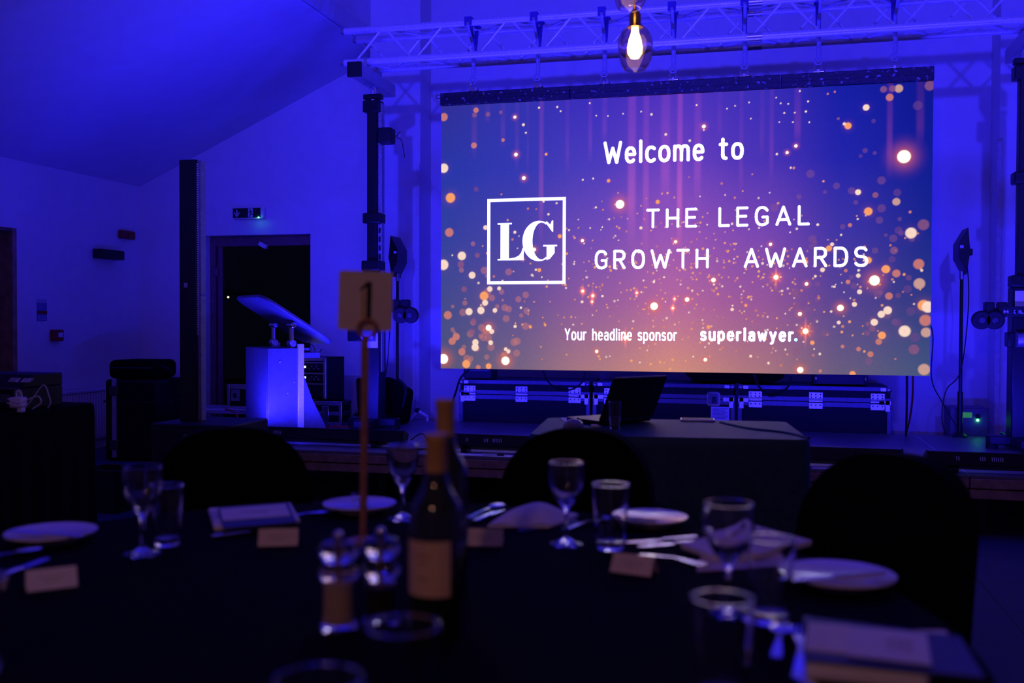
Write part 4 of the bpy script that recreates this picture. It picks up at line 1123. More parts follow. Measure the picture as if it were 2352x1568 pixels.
# floodlights on stands
def flood(px_top, px_pole, py_top, py_joint, y, mirror, label, zbase):
    s = -1 if mirror else 1
    pj = onY(px_pole, py_joint, y)
    zt = onY(px_top, py_top, y).z - zbase
    zj = pj.z - zbase
    t = thing('floodlight_stand', label, 'floodlight', (pj.x, y, zbase))
    H = zt - zj
    MB().cyl((0, 0, 0.0), (0, 0, zj * 0.28), 0.019, n=12).build('lower_pole', M_BLACKM, t)
    MB().cyl((0, 0, zj * 0.27), (0, 0, zj + 0.02), 0.0125, n=12).build('upper_pole', M_BLACKM, t)
    MB().cyl((0, 0, zj - 0.03), (0, 0, zj + 0.03), 0.017, n=12).build('pole_clamp', M_STEEL, t)
    MB().lathe([(0.0001, 0), (0.055, 0), (0.055, 0.01), (0.03, 0.03), (0.0001, 0.03)], 28).build('base_plate', M_BLACKM, t)
    prf = [(-0.012, zj), (-0.026 * s * 0 - 0.012, zj + H * 0.08), (0.0, zj + H * 0.12), (0.042 * 1, zj + H * 0.36), (0.042, zj + H * 0.68), (-0.02, zt), (-0.03, zj + H * 0.62), (-0.036, zj + H * 0.5), (-0.03, zj + H * 0.40)]
    prf = [(a * s, b_) for a, b_ in prf]
    hd = MB().prism(prf, 'y', -0.12, 0.12).build('lamp_head', M_BLACKM, t, 0.006)
    MB().box(min(s * -0.065, s * -0.03), max(s * -0.065, s * -0.03), -0.05, 0.05, zj + H * 0.42, zj + H * 0.56).build('driver_box', M_BLACK, hd, 0.006)
    MB().box(min(s * 0.012, s * 0.036), max(s * 0.012, s * 0.036), -0.1225, -0.1195, zj + H * 0.56, zj + H * 0.62).build('sticker', M_LIGHTTXT, hd)
    return t, zj, H, s
yl = 7.99
t, zj, H, s_ = flood(911, 913, 543, 637, yl, False, 'slim black floodlight on a pole beside the left lifting tower', DK)
MB().tube(smoothpath([(-0.05, 0, zj + H * 0.42), (-0.06, 0, zj - 0.3), (-0.10, 0, zj - 0.8), (-0.16, 0, 0.3), (-0.17, 0.0, 0.01)]), 0.004).build('lead', M_BLACK, t)
t, zj, H, s_ = flood(2213, 2209, 525, 632, yl, True, 'slim black floodlight on a pole in front of the dimmer box', DK)
MB().tube(smoothpath([(0.03, 0, zj + H * 0.42), (0.05, 0, zj - 0.2), (0.0, -0.02, zj - 0.7), (-0.10, -0.02, 0.35), (-0.13, -0.02, 0.15), (-0.10, -0.02, 0.01)]), 0.004).build('lead', M_BLACK, t)
cable('signal_cable', [onY(2138, 747, 7.33), onY(2143, 780, 7.5), onY(2140, 870, 7.6), onY(2165, 925, 7.7), onY(2200, 985, 7.75)], 0.004, M_BLACK, 'thin black lead running from the screen edge to the floodlight base')
# dimmer box with green display
q0, q1 = onY(2184, 1000, 8.02), onY(2275, 1000, 8.02)
dm = thing('dimmer_box', 'grey dimmer box with a glowing green light at the right pilaster', 'dimmer', ((q0.x + q1.x) / 2, 8.12, 0))
h = (q1.x - q0.x) / 2
zt3 = onY(2230, 938, 8.02).z
MB().box(-h, h, -0.05, 0.22, 0.0, zt3).build('housing', mat('dark_grey_enamel', (0.12, 0.12, 0.14), 0.45), dm, 0.008)
q = onY(2220, 953, 8.06); xx = q.x - (q0.x + q1.x) / 2
MB().box(xx - 0.04, xx + 0.04, -0.054, -0.049, q.z - 0.02, q.z + 0.02).build('display', mat('dim_green_lcd', (0.05, 0.25, 0.03), 0.4, emit=(0.03, 0.22, 0.0), estr=0.7), dm)
q = onY(2246, 965, 8.06); xx = q.x - (q0.x + q1.x) / 2
MB().ball((xx, -0.053, q.z), 0.009, 8).build('indicator_light', M_GREEN, dm)
MB().box(xx - 0.015, xx + 0.015, -0.075, -0.05, q.z + 0.014, q.z + 0.045).build('plug', M_BLACK, dm, 0.005)

# ================================================================== LEFT WALL FITTINGS
def lw(px, py): return onX(px, py, XL)
def wallbox(name, label, cat, px0, py0, px1, py1, m, depth, bev=0.006):
    a, b_ = lw(px0, py0), lw(px1, py1)
    t = thing(name, label, cat, (XL, (a.y + b_.y) / 2, b_.z))
    hy = abs(b_.y - a.y) / 2; hz = a.z - b_.z
    MB().box(0, depth, -hy, hy, 0, hz).build('housing', m, t, bev)
    return t, hy, hz
t, hy, hz = wallbox('fire_alarm_sounder', 'small dark red alarm sounder high on the side wall', 'alarm', 270, 528, 300, 551, M_REDD, 0.06, 0.012)
MB().cyl((0.058, 0, hz / 2), (0.07, 0, hz / 2), hz * 0.3, n=16).build('sounder_cone', M_REDD, t)
t, hy, hz = wallbox('wall_speaker', 'black oblong wall speaker below the red alarm sounder', 'speaker', 212, 571, 266, 598, M_BLACK, 0.10, 0.008)
MB().box(0.099, 0.104, -hy * 0.92, hy * 0.92, hz * 0.1, hz * 0.9).build('grille', M_BLACKM, t)
t, hy, hz = wallbox('fire_call_point', 'red fire call point with pale break glass on the side wall', 'call point', 114, 757, 136, 783, M_REDD, 0.05, 0.006)
MB().box(0.049, 0.053, -hy * 0.2, hy * 0.75, hz * 0.35, hz * 0.75).build('break_glass', M_PAPER, t)
MD = mat('blue_notice_print', (0.16, 0.18, 0.42), 0.6)
t, hy, hz = wallbox('fire_action_notice', 'blue printed fire action notice above the call point', 'notice', 84, 695, 107, 737, MD, 0.004, 0.0)
MB().box(0.004, 0.006, -hy, hy, hz * 0.38, hz * 0.56).build('dark_band', M_REDD, t)
MB().box(0.0, 0.004, -hy, hy, hz * 1.0, hz * 1.22).build('header_tab', mat('pale_notice_header', (0.5, 0.5, 0.6), 0.6), t)
for k in range(3):
    MB().box(0.004, 0.0055, -hy * 0.8, hy * 0.8, hz * (0.08 + 0.09 * k), hz * (0.10 + 0.09 * k)).build('printed_line', M_LIGHTTXT, t)
# radiator
rd = thing('radiator', 'white ribbed panel radiator low on the side wall', 'radiator', (XL + 0.02, 7.72, 0.10))
M_RAD = mat('white_radiator_enamel', (0.75, 0.75, 0.75), 0.35, noise=0.02)
MB().box(0.0, 0.07, -0.55, 0.50, 0.0, 0.46).build('panel', M_RAD, rd, 0.006)
MB().box(-0.0, 0.085, -0.555, 0.505, 0.44, 0.465).build('top_grille', M_RAD, rd, 0.004)
for k in range(26):
    y = -0.53 + k * 0.0395
    MB().box(0.069, 0.083, y, y + 0.020, 0.02, 0.43).build('rib', M_RAD, rd, 0.005)
MB().cyl((0.04, 0.53, -0.10), (0.04, 0.53, 0.05), 0.008).cyl((0.04, 0.50, 0.05), (0.04, 0.53, 0.05), 0.008).build('pipe', M_STEEL, rd)
# exit sign
e0, e1 = onY(540, 477, YB), onY(612, 503, YB)
ex = thing('exit_sign', 'emergency exit sign glowing green above the glazed door', 'exit sign', ((e0.x + e1.x) / 2, YB, e1.z))
h = (e1.x - e0.x) / 2; hz = e0.z - e1.z
MB().box(-h, h, -0.05, 0, 0, hz).build('housing', M_PLASTICW, ex, 0.012)
xr = h * 0.78
pn = MB().box(-h + 0.006, xr, -0.054, -0.049, 0.012, hz - 0.012).build('sign_panel', mat('dark_sign_face', (0.012, 0.02, 0.014), 0.4), ex)
M_PIC = mat('pale_pictogram', (0.62, 0.62, 0.66), 0.5)
mb = MB(); xc = -h * 0.70; s_ = hz * 0.30; zc = hz * 0.48
def fl(mb, poly): mb.add([(a, -0.0555, b_) for a, b_ in poly], [tuple(range(len(poly)))])
fl(mb, [(xc - s_ * .18, zc + s_), (xc + s_ * .18, zc + s_), (xc + s_ * .18, zc - s_ * .4), (xc - s_ * .18, zc - s_ * .4)])
fl(mb, [(xc, zc - s_ * 1.1), (xc + s_ * .85, zc + s_ * .1), (xc + s_ * .85, zc + s_ * .45), (xc, zc - s_ * .55)])
fl(mb, [(xc, zc - s_ * 1.1), (xc - s_ * .85, zc + s_ * .1), (xc - s_ * .85, zc + s_ * .45), (xc, zc - s_ * .55)])
mb.build('arrow', M_PIC, pn, smooth=False)
mb = MB(); xc = h * 0.18
fl(mb, [(xc - s_ * .8, 0.016), (xc + s_ * .65, 0.016), (xc + s_ * .65, hz - 0.016), (xc - s_ * .8, hz - 0.016)])
mb.build('doorway_symbol', M_PIC, pn, smooth=False)
mb = MB()
def fm2(pts, w_):
    for (a, b_), (c_, d_) in zip(pts[:-1], pts[1:]):
        L = math.hypot(c_ - a, d_ - b_); nx, nz_ = -(d_ - b_) / L * w_, (c_ - a) / L * w_
        mb.add([(a + nx, -0.057, b_ + nz_), (a - nx, -0.057, b_ - nz_), (c_ - nx, -0.057, d_ - nz_), (c_ + nx, -0.057, d_ + nz_)], [(0, 1, 2, 3)])
X_ = lambda a, b_: (xc + a * s_, zc + b_ * s_)
mb.add([(xc - 0.15 * s_ + 0.17 * s_ * math.cos(t * .52), -0.057, zc + 0.85 * s_ + 0.17 * s_ * math.sin(t * .52)) for t in range(12)], [tuple(range(12))])
fm2([X_(-.1, .6), X_(0, -.05), X_(-.15, -.5), X_(-.4, -1.1)], s_ * .13)
fm2([X_(0, -.05), X_(.35, -.45), X_(.8, -.4)], s_ * .11)
fm2([X_(-.75, .15), X_(-.45, .35), X_(-.1, .55), X_(.3, .45), X_(.5, .1)], s_ * .08)
mb.build('running_figure', M_BLKTXT, pn, smooth=False)
q = onY(594, 497, YB - 0.055)
MB().ball((q.x - (e0.x + e1.x) / 2, -0.058, 0.012), 0.006, 8).build('indicator_light', M_GREEN, ex)
point('exit_led', (q.x, YB - 0.075, e1.z - 0.004), 0.008, (0.05, 1.0, 0.25), 0.004)

# black trunk with strap, soft bag on top
q = onZ(317, 1060, 0.0)
tk_ = thing('road_trunk', 'tall black trunk with a pale webbing strap near the corner', 'trunk', (q.x - 0.09, q.y + 0.25, 0), rad(6))
hz = onY(317, 872, q.y).z
MB().box(-0.245, 0.245, -0.25, 0.25, 0.0, hz).build('body', M_CASE, tk_, 0.03)
MB().box(-0.25, 0.25, -0.255, 0.255, hz * 0.72, hz * 0.74).build('lid_seam', M_BLACK, tk_)
M_STRAP = mat('grey_blue_webbing', (0.42, 0.43, 0.50), 0.7)
xs = onY(264, 950, q.y).x - q.x + 0.07
stp = MB().box(xs - 0.02, xs + 0.02, -0.262, -0.249, 0.03, hz + 0.008).build('strap', M_STRAP, tk_, 0.003)
MB().box(xs - 0.04, xs + 0.04, -0.272, -0.258, hz * 0.80, hz * 0.92).build('buckle', M_EXTR, stp, 0.006)
MB().box(xs - 0.04, xs + 0.04, -0.272, -0.258, hz * 0.14, hz * 0.26).build('buckle', M_EXTR, stp, 0.006)
bg = thing('soft_bag', 'black soft holdall lying on top of the strapped trunk', 'bag', (q.x - 0.11, q.y + 0.24, hz + 0.001), rad(4))
z2 = onY(305, 828, q.y).z - hz
MB().box(-0.22, 0.22, -0.2, 0.2, 0.0, z2).build('bag_body', M_FABRIC, bg, 0.05, seg=4)
MB().tube(smoothpath([(0.20, -0.1, z2 * 0.7), (0.25, -0.08, z2 * 0.6), (0.24, 0.05, z2 * 0.3), (0.20, 0.1, z2 * 0.3)]), 0.012).build('end_handle', M_RUBBER, bg)
MB().tube([(-0.19, -0.2, z2 * 0.6), (0.19, -0.2, z2 * 0.6)], 0.006).build('zip', M_EXTR, bg)

# ================================================================== CLOTH TABLES
def cloth_box(name, w2, d2, z, mat_, parent, flare=0.05, rnd=0.05, fold=0.012, nf=34, dz=0.0):
    """rectangular top with a skirt that falls in soft folds"""
    base = rrect(w2, d2, rnd, 5)
    pts = []
    for i in range(len(base)):
        a, b_ = Vector(base[i]), Vector(base[(i + 1) % len(base)])
        n = max(1, int((b_ - a).length / 0.02))
        for k in range(n): pts.append(a + (b_ - a) * k / n)
    N = len(pts)
    mb = MB(); rows = [(z, 0.0), (z - 0.012, 0.006), (z - 0.05, 0.010), (z * 0.6, flare * 0.4), (z * 0.3, flare * 0.7), (0.012, flare)]
    vs = []
    for zz, off in rows:
        for i, p in enumerate(pts):
            d = Vector((p.x / w2, p.y / d2)); d = Vector((p.x, p.y)).normalized()
            f_ = fold * (1 - zz / z) * math.sin(i / N * 2 * math.pi * nf + 1.7 * math.sin(i * 0.05))
            q_ = p + d * (off + f_)
            vs.append((q_.x, q_.y, zz))
    fs = []
    for r_ in range(len(rows) - 1):
        for i in range(N):
            fs.append((r_ * N + i, r_ * N + (i + 1) % N, (r_ + 1) * N + (i + 1) % N, (r_ + 1) * N + i))
    mb.add(vs, fs)
    # top
    fan = [(0, 0, z)] + [(p.x, p.y, z) for p in pts]
    mb.add(fan, [(0, 1 + i, 1 + (i + 1) % N) for i in range(N)])
    return mb.build(name, mat_, parent)
# table of the sound desk on the left
TZ = 0.80
q = onZ(222, 925, TZ)
st_ = thing('sound_desk_table', 'black clothed table holding the sound desk at the left', 'table', (q.x - 0.60, q.y - 0.37, 0), 0.0)
cloth_box('tablecloth', 0.60, 0.38, TZ, M_CLOTH, st_, 0.02, 0.06)
MB().box(-0.58, 0.58, -0.36, 0.36, TZ - 0.03, TZ - 0.004).build('table_top', M_WOOD, st_)
dk = thing('sound_desk_case', 'black sound desk case lettered along its top on the clothed table', 'case', (onY(70, 940, q.y - 0.40).x - 0.02, q.y - 0.40, TZ + 0.001), 0.0)
hz = onY(60, 858, q.y - 0.30).z - TZ
a0 = onY(141, 900, q.y - 0.17).x - dk.location.x
MB().box(-0.45, a0, -0.05, 0.24, 0.0, hz * 0.62).build('case_body', M_CASE, dk, 0.006)
pr = [(-0.05, hz * 0.62), (0.24, hz * 0.62), (0.24, hz), (0.04, hz)]
ld = MB().prism(pr, 'x', -0.45, a0).build('case_lid', M_CASE, dk, 0.006)
MB().box(-0.455, a0 + 0.004, -0.056, -0.045, hz * 0.58, hz * 0.64).build('edge_extrusion', M_EXTR, dk, 0.003)
sa = math.atan2(hz * 0.38, 0.09)
Mt = Matrix.Translation((onY(14, 870, q.y - 0.42).x - dk.location.x, -0.052 + 0.0, hz * 0.80)) @ Matrix.Identity(4)
mb = MB()
Mt = Matrix.Translation((onY(14, 870, q.y - 0.42).x - dk.location.x, -0.0125, hz * 0.80)) @ Matrix.Rotation(sa - math.pi / 2, 4, 'X')
lettering(mb, 'TOTAL AUDIO', 0.118, 0.028, 0.0045, 0.25, Mt)
mb.build('printed_lettering', M_LIGHTTXT, ld, smooth=False)
MB().box(a0 - 0.02, a0 + 0.003, -0.056, -0.03, 0.0, hz * 0.6).build('corner_edge', M_EXTR, dk, 0.003)
MB().box(a0 - 0.10, a0 - 0.04, -0.054, -0.049, hz * 0.2, hz * 0.45).build('latch_plate', M_EXTR, dk, 0.005)
pa_ = onZ(40, 935, TZ)
ad = thing('plug_adapter', 'white plug adapter standing among cables on the clothed table', 'adapter', (onY(42, 930, q.y - 0.52).x, q.y - 0.52, TZ + 0.001))
MB().box(-0.028, 0.028, -0.022, 0.022, 0.02, 0.065).build('body', M_PLASTICW, ad, 0.005)
MB().box(0.004, 0.026, -0.015, 0.015, 0.0, 0.03).build('plug', M_PLASTICW, ad, 0.004)
MB().tube(smoothpath([(-0.01, 0, 0.065), (-0.008, 0, 0.09), (0.012, 0, 0.088), (0.02, 0, 0.066)]), 0.003).build('lead', M_PLASTICW, ad)
def tc_(px, py, dz=0.0):
    v_ = onY(px, py, q.y - 0.55); return v_
zt4 = TZ + 0.004
cable('white_cable', [tc_(16, 925), tc_(40, 932), tc_(62, 930), tc_(80, 908), tc_(101, 884), tc_(113, 910), tc_(116, 925), tc_(110, 937)], 0.0022, M_PLASTICW, 'thin white lead arching over the sound desk cables')
cable('white_cable', [tc_(18, 915), tc_(42, 925), tc_(70, 915), tc_(88, 910), tc_(94, 925), tc_(74, 939)], 0.0026, M_PLASTICW, 'white lead looping beside the plug adapter')
# crate under/behind the clothed table
q2 = onZ(235, 1178, 0.0)
cr_ = thing('tool_crate', 'low black open crate on the floor beside the clothed table', 'crate', (q2.x - 0.05, q2.y + 0.15, 0))
MB().box(-0.16, 0.16, -0.15, 0.15, 0, 0.012).build('base', M_BLACK, cr_)
for a in (-0.16, 0.148): MB().box(a, a + 0.012, -0.15, 0.15, 0.01, 0.26).build('side', M_BLACK, cr_, 0.004)
for a in (-0.15, 0.138): MB().box(-0.16, 0.16, a, a + 0.012, 0.01, 0.26).build('side', M_BLACK, cr_, 0.004)
MB().box(-0.17, 0.17, -0.16, -0.145, 0.245, 0.268).build('rim', M_BLACKM, cr_, 0.004)

# laptop table
Z2 = 0.76
FL, FR = onZ(1210, 998, Z2), onZ(1868, 1011, Z2)
BL = onZ(1262, 958, Z2)
ang = math.atan2(FR.y - FL.y, FR.x - FL.x)
W2 = (FR - FL).length / 2
D2 = 0.36
cen = (FL + FR) / 2 + Vector((-math.sin(ang), math.cos(ang), 0)) * D2
lt_ = thing('laptop_table', 'small clothed table holding the laptop in front of the stage', 'table', (cen.x, cen.y, 0), ang)
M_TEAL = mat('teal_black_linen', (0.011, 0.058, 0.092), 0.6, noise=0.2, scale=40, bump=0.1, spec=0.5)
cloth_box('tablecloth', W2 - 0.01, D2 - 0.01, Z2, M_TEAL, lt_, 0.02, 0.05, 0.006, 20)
MB().box(-W2 + 0.04, W2 - 0.04, -D2 + 0.04, D2 - 0.04, Z2 - 0.03, Z2 - 0.004).build('table_top', M_WOOD, lt_)
mb = MB()
c_r = [onZ(px, py, Z2 + 0.002) for px, py in ((1655, 970), (1720, 984), (1800, 993), (1858, 1006))]
Mi = Matrix.Rotation(-ang, 4, 'Z') @ Matrix.Translation((-cen.x, -cen.y, 0))
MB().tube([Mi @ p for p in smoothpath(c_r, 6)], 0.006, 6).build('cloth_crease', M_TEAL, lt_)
def rotz(p, a):
    return Vector((p[0] * math.cos(a) - p[1] * math.sin(a), p[0] * math.sin(a) + p[1] * math.cos(a), 0))
# laptop seen from behind
lq = onZ(1398, 968, Z2)
lpz = thing('laptop', 'open black laptop with lid turned to the stage on the small table', 'laptop', (lq.x, lq.y, Z2 + 0.0025), rad(50))
MB().prism(rrect(0.155, 0.11, 0.012, 3), 'z', 0.003, 0.018).build('base', M_BLACKM, lpz, 0.002)
for a in (-0.12, 0.12): MB().box(a - 0.02, a + 0.02, -0.08, 0.08, 0, 0.004).build('foot', M_RUBBER, lpz)
ldz = MB().prism(rrect(0.155, 0.105, 0.010, 3), 'z', -0.003, 0.003)
ldz.xf(Matrix.Translation((0, -0.158, 0.11)) @ Matrix.Rotation(rad(116), 4, 'X'))
lid = ldz.build('lid', M_BLACK, lpz, 0.0015)
stt = MB().box(-0.02, 0.02, -0.04, 0.05, -0.0045, -0.003); stt.xf(Matrix.Translation((0, -0.158, 0.11)) @ Matrix.Rotation(rad(116), 4, 'X') @ Matrix.Translation((0.128, -0.045, 0)))
MB().box(-0.150, 0.150, -0.207, -0.203, 0.202, 0.2065).build('lid_edge', M_STEEL, lid)
MB().cyl((-0.13, -0.112, 0.016), (0.13, -0.112, 0.016), 0.008).build('hinge', M_BLACKM, lpz)
# mouse
mq = onZ(1317, 980, Z2)
ms = thing('computer_mouse', 'rounded computer mouse at the corner of the small clothed table', 'mouse', (mq.x, mq.y, Z2 + 0.001), rad(60))
mb = MB().ball((0, 0, 0), 1.0, 10, (0.055, 0.032, 0.034))
mb.v = [(x, y, max(z, 0.0)) for x, y, z in mb.v]
mb.build('shell', mat('glossy_mouse_plastic', (0.25, 0.25, 0.27), 0.2), ms)
MB().cyl((0.028, -0.004, 0.029), (0.028, 0.004, 0.029), 0.007).build('scroll_wheel', M_RUBBER, ms)
o = MB().box(-0.15, 0.15, -0.10, 0.10, 0, 0.001).build('script_sheet', M_PAPER); pq = onZ(1350, 966, Z2); o.location = (pq.x + 0.03, pq.y + 0.04, Z2 + 0.001); o.rotation_euler = (0, 0, rad(18))
tagm(o, 'white script sheet half under the laptop', 'paper')
uq = onZ(1367, 982, Z2)
us = thing('white_dongle', 'small white dongle between the mouse and the tumbler', 'dongle', (uq.x, uq.y, Z2 + 0.001), rad(10))
MB().box(-0.018, 0.012, -0.010, 0.010, 0, 0.012).build('body', M_PLASTICW, us, 0.003)
MB().box(0.012, 0.024, -0.006, 0.006, 0.003, 0.009).build('plug', M_CHROME, us)
tq = onZ(1602, 966, Z2)
tb = thing('tablet', 'slim silver edged tablet lying on the small clothed table', 'tablet', (tq.x, tq.y, Z2 + 0.001), rad(5))
MB().prism(rrect(0.075, 0.05, 0.008, 3), 'z', 0, 0.008).build('body', M_ALU, tb, 0.002)
MB().prism(rrect(0.07, 0.045, 0.006, 3), 'z', 0.0078, 0.0086).build('glass', M_BLACK, tb)

# ================================================================== PENDANT LAMPS
def pendant(px, py_bottom, dY, label):
    pb_ = onY(px, py_bottom, dY)
    t = thing('pendant_lamp', label, 'pendant lamp', (pb_.x, dY, pb_.z))
    k = 0.185 / 0.19
    prof = [(0.046, 0.0), (0.058, 0.018), (0.068, 0.045), (0.074, 0.08), (0.0765, 0.105), (0.072, 0.14), (0.058, 0.168), (0.036, 0.186), (0.024, 0.190)]
    inner = [(r - 0.003, z) for r, z in prof]
    mb = MB()
    n = 40
    full = prof + inner[::-1]
    mb.lathe(full + [full[0]], n)
    # dimples of the blown glass
    for i, (x, y, z) in enumerate(mb.v):
        a = math.atan2(y, x)
        f_ = 1 + 0.05 * math.sin(3 * a + 0.6) * math.sin(math.pi * min(max(z / 0.19, 0), 1)) + 0.03 * math.sin(5 * a + z * 30)
        mb.v[i] = (x * f_, y * f_, z)
    mb.f = mb.f[:-2] if len(mb.f[-1]) > 6 else mb.f
    mb.build('glass_shade', M_AMBERG, t, recalc=False)
    so = MB().lathe([(0.034, 0.180), (0.034, 0.189), (0.026, 0.193), (0.025, 0.238), (0.018, 0.250), (0.010, 0.256), (0.008, 0.275), (0.0001, 0.275)], 24).build('lamp_holder', M_BRASS, t)
    bm_ = MB().lathe([(0.0001, 0.045), (0.018, 0.050), (0.031, 0.070), (0.033, 0.095), (0.026, 0.130), (0.016, 0.160), (0.014, 0.185)], 24)
    bm_.build('bulb', mat('warm_filament_bulb', (1, 0.8, 0.5), 0.1, emit=(1.0, 0.62, 0.26), estr=9.0), t)
    MB().cyl((0, 0, 0.27), (0, 0, ZTOP - pb_.z), 0.0035, n=8).build('flex', M_BLACK, t)
    MB().cyl((0, 0, ZTOP - pb_.z - 0.03), (0, 0, ZTOP - pb_.z), 0.05, n=20).build('ceiling_rose', M_BRASS, t)
    return t
pendant(1458, 160, 4.32, 'amber glass pendant lamp glowing in front of the truss')
pendant(1446, 20, 4.12, 'higher amber glass pendant lamp cut by the top of the picture')

# ================================================================== ROUND TABLE AND CHAIRS
TT = 0.76
TC = Vector((-0.634, 1.37, 0)); TR = 0.92
rt = thing('round_table', 'large round banquet table under a black cloth', 'table', (TC.x, TC.y, 0))
mb = MB(); N = 160; rows = [(TR, TT), (TR + 0.006, TT - 0.012), (TR + 0.012, TT - 0.06), (TR + 0.022, TT - 0.12), (TR + 0.03, TT - 0.19), (TR + 0.035, TT - 0.25)]
vs = []
for r_, z in rows:
    for i in range(N):
        t_ = 2 * math.pi * i / N
        f_ = 0.05 * (1 - z / TT) * math.sin(16 * t_ + math.sin(3 * t_))
        vs.append(((r_ + f_) * math.cos(t_), (r_ + f_) * math.sin(t_), z))
fs = [(a * N + i, a * N + (i + 1) % N, (a + 1) * N + (i + 1) % N, (a + 1) * N + i) for a in range(len(rows) - 1) for i in range(N)]
mb.add(vs, fs)
NR = 26
tv = [(0, 0, TT)]; tf = []
for r_ in range(1, NR + 1):
    for i in range(N):
        t_ = 2 * math.pi * i / N; R_ = TR * r_ / NR
        x, y = R_ * math.cos(t_), R_ * math.sin(t_)
        cre = 0.0016 * math.exp(-((x * 0.5 + y * 0.86 - 0.25) / 0.008) ** 2) + 0.0016 * math.exp(-((x * 0.9 - y * 0.43 - 0.1) / 0.008) ** 2)
        tv.append((x, y, TT + (cre if r_ < NR else 0)))
tf += [(0, 1 + i, 1 + (i + 1) % N) for i in range(N)]
for r_ in range(NR - 1):
    tf += [(1 + r_ * N + i, 1 + (r_ + 1) * N + i, 1 + (r_ + 1) * N + (i + 1) % N, 1 + r_ * N + (i + 1) % N) for i in range(N)]
mb.add(tv, tf)
mb.build('tablecloth', M_CLOTH, rt)
MB().cyl((0, 0, TT - 0.03), (0, 0, TT - 0.004), TR - 0.01, n=64).build('table_top', M_WOOD, rt)
for a in range(4):
    t_ = rad(45 + 90 * a)
    MB().cyl((0.55 * math.cos(t_), 0.55 * math.sin(t_), 0), (0.5 * math.cos(t_), 0.5 * math.sin(t_), TT - 0.03), 0.015).build('leg', M_STEEL, rt)

def chair(loc, rz, label):
    # local -y faces the table
    t = thing('covered_chair', label, 'chair', loc, rz, 'chairs around the round table')
    # arched back with slight hollow
    w2, H_, n = 0.215, 0.905, 14
    outl = [(-w2 * 1.0, 0.40), (-w2 * 1.02, 0.55), (-w2 * 0.99, 0.68)]
    outl += [(-w2 * 0.985 * math.cos(rad(90 * k / n)) ** 0.75, 0.72 + (H_ - 0.72) * math.sin(rad(90 * k / n))) for k in range(n + 1)]
    outl += [(-a, b_) for a, b_ in outl[::-1][1:]]
    mb = MB()
    vs = []
    for (yo, sc_) in ((-0.035, 0.93), (-0.03, 1.0), (0.03, 1.0), (0.035, 0.93)):
        for a, b_ in outl:
            aa = a * sc_; bz = 0.65 + (b_ - 0.65) * (sc_ if b_ > 0.65 else 1)
            yy = 0.19 + yo + (bz - 0.45) * 0.17 + 0.10 * (aa / w2) ** 2 * -0.35
            vs.append((aa, yy, bz))
    m = len(outl)
    fs = [tuple(range(m))[::-1], tuple(range(3 * m, 4 * m))]
    for r_ in range(3):
        fs += [(r_ * m + i, r_ * m + (i + 1) % m, (r_ + 1) * m + (i + 1) % m, (r_ + 1) * m + i) for i in range(m)]
    mb.add(vs, fs).build('backrest', M_FABRIC, t)
    MB().prism(rrect(0.22, 0.22, 0.05, 5), 'z', 0.40, 0.475).build('seat', M_FABRIC, t, 0.02)
    # stretch skirt down to the feet
    sk = MB()
    top, bot = rrect(0.216, 0.216, 0.05, 5), rrect(0.225, 0.235, 0.03, 5)
    n_ = len(top); vs = []
    for k, zz in enumerate((0.43, 0.30, 0.16, 0.03)):
        f_ = k / 3
        pinch = 1 - 0.10 * math.sin(math.pi * f_)
        for (a, b_), (c_, d_) in zip(top, bot):
            vs.append(((a * (1 - f_) + c_ * f_) * pinch, (b_ * (1 - f_) + d_ * f_) * pinch, zz))
    fs = [(k * n_ + i, k * n_ + (i + 1) % n_, (k + 1) * n_ + (i + 1) % n_, (k + 1) * n_ + i) for k in range(3) for i in range(n_)]
    sk.add(vs, fs).build('cover_skirt', M_FABRIC, t)
    for a in (-0.2, 0.2):
        for b_ in (-0.2, 0.2):
            MB().cyl((a, b_, 0), (a, b_, 0.42), 0.013).build('leg', M_BLACKM, t)
    return t
def chair_at(px, d, label):
    dirv = CM @ Vector(((px - CX) / F_PX, 0, -1)); dirv.z = 0
    p = Vector((dirv.x, dirv.y, 0)) * d
    back = p - Vector((TC.x, TC.y, 0))
    rz = math.atan2(back.y, back.x) - math.pi / 2
    u = back.normalized()
    c = p - u * 0.26
    chair((c.x, c.y, 0), rz, label)
chair_at(527, 2.74, 'black covered banquet chair between the table and the lectern')
chair_at(1338, 2.74, 'black covered banquet chair standing against the laptop table')
chair_at(2066, 2.22, 'black covered banquet chair beside the plate with a knife at the right')

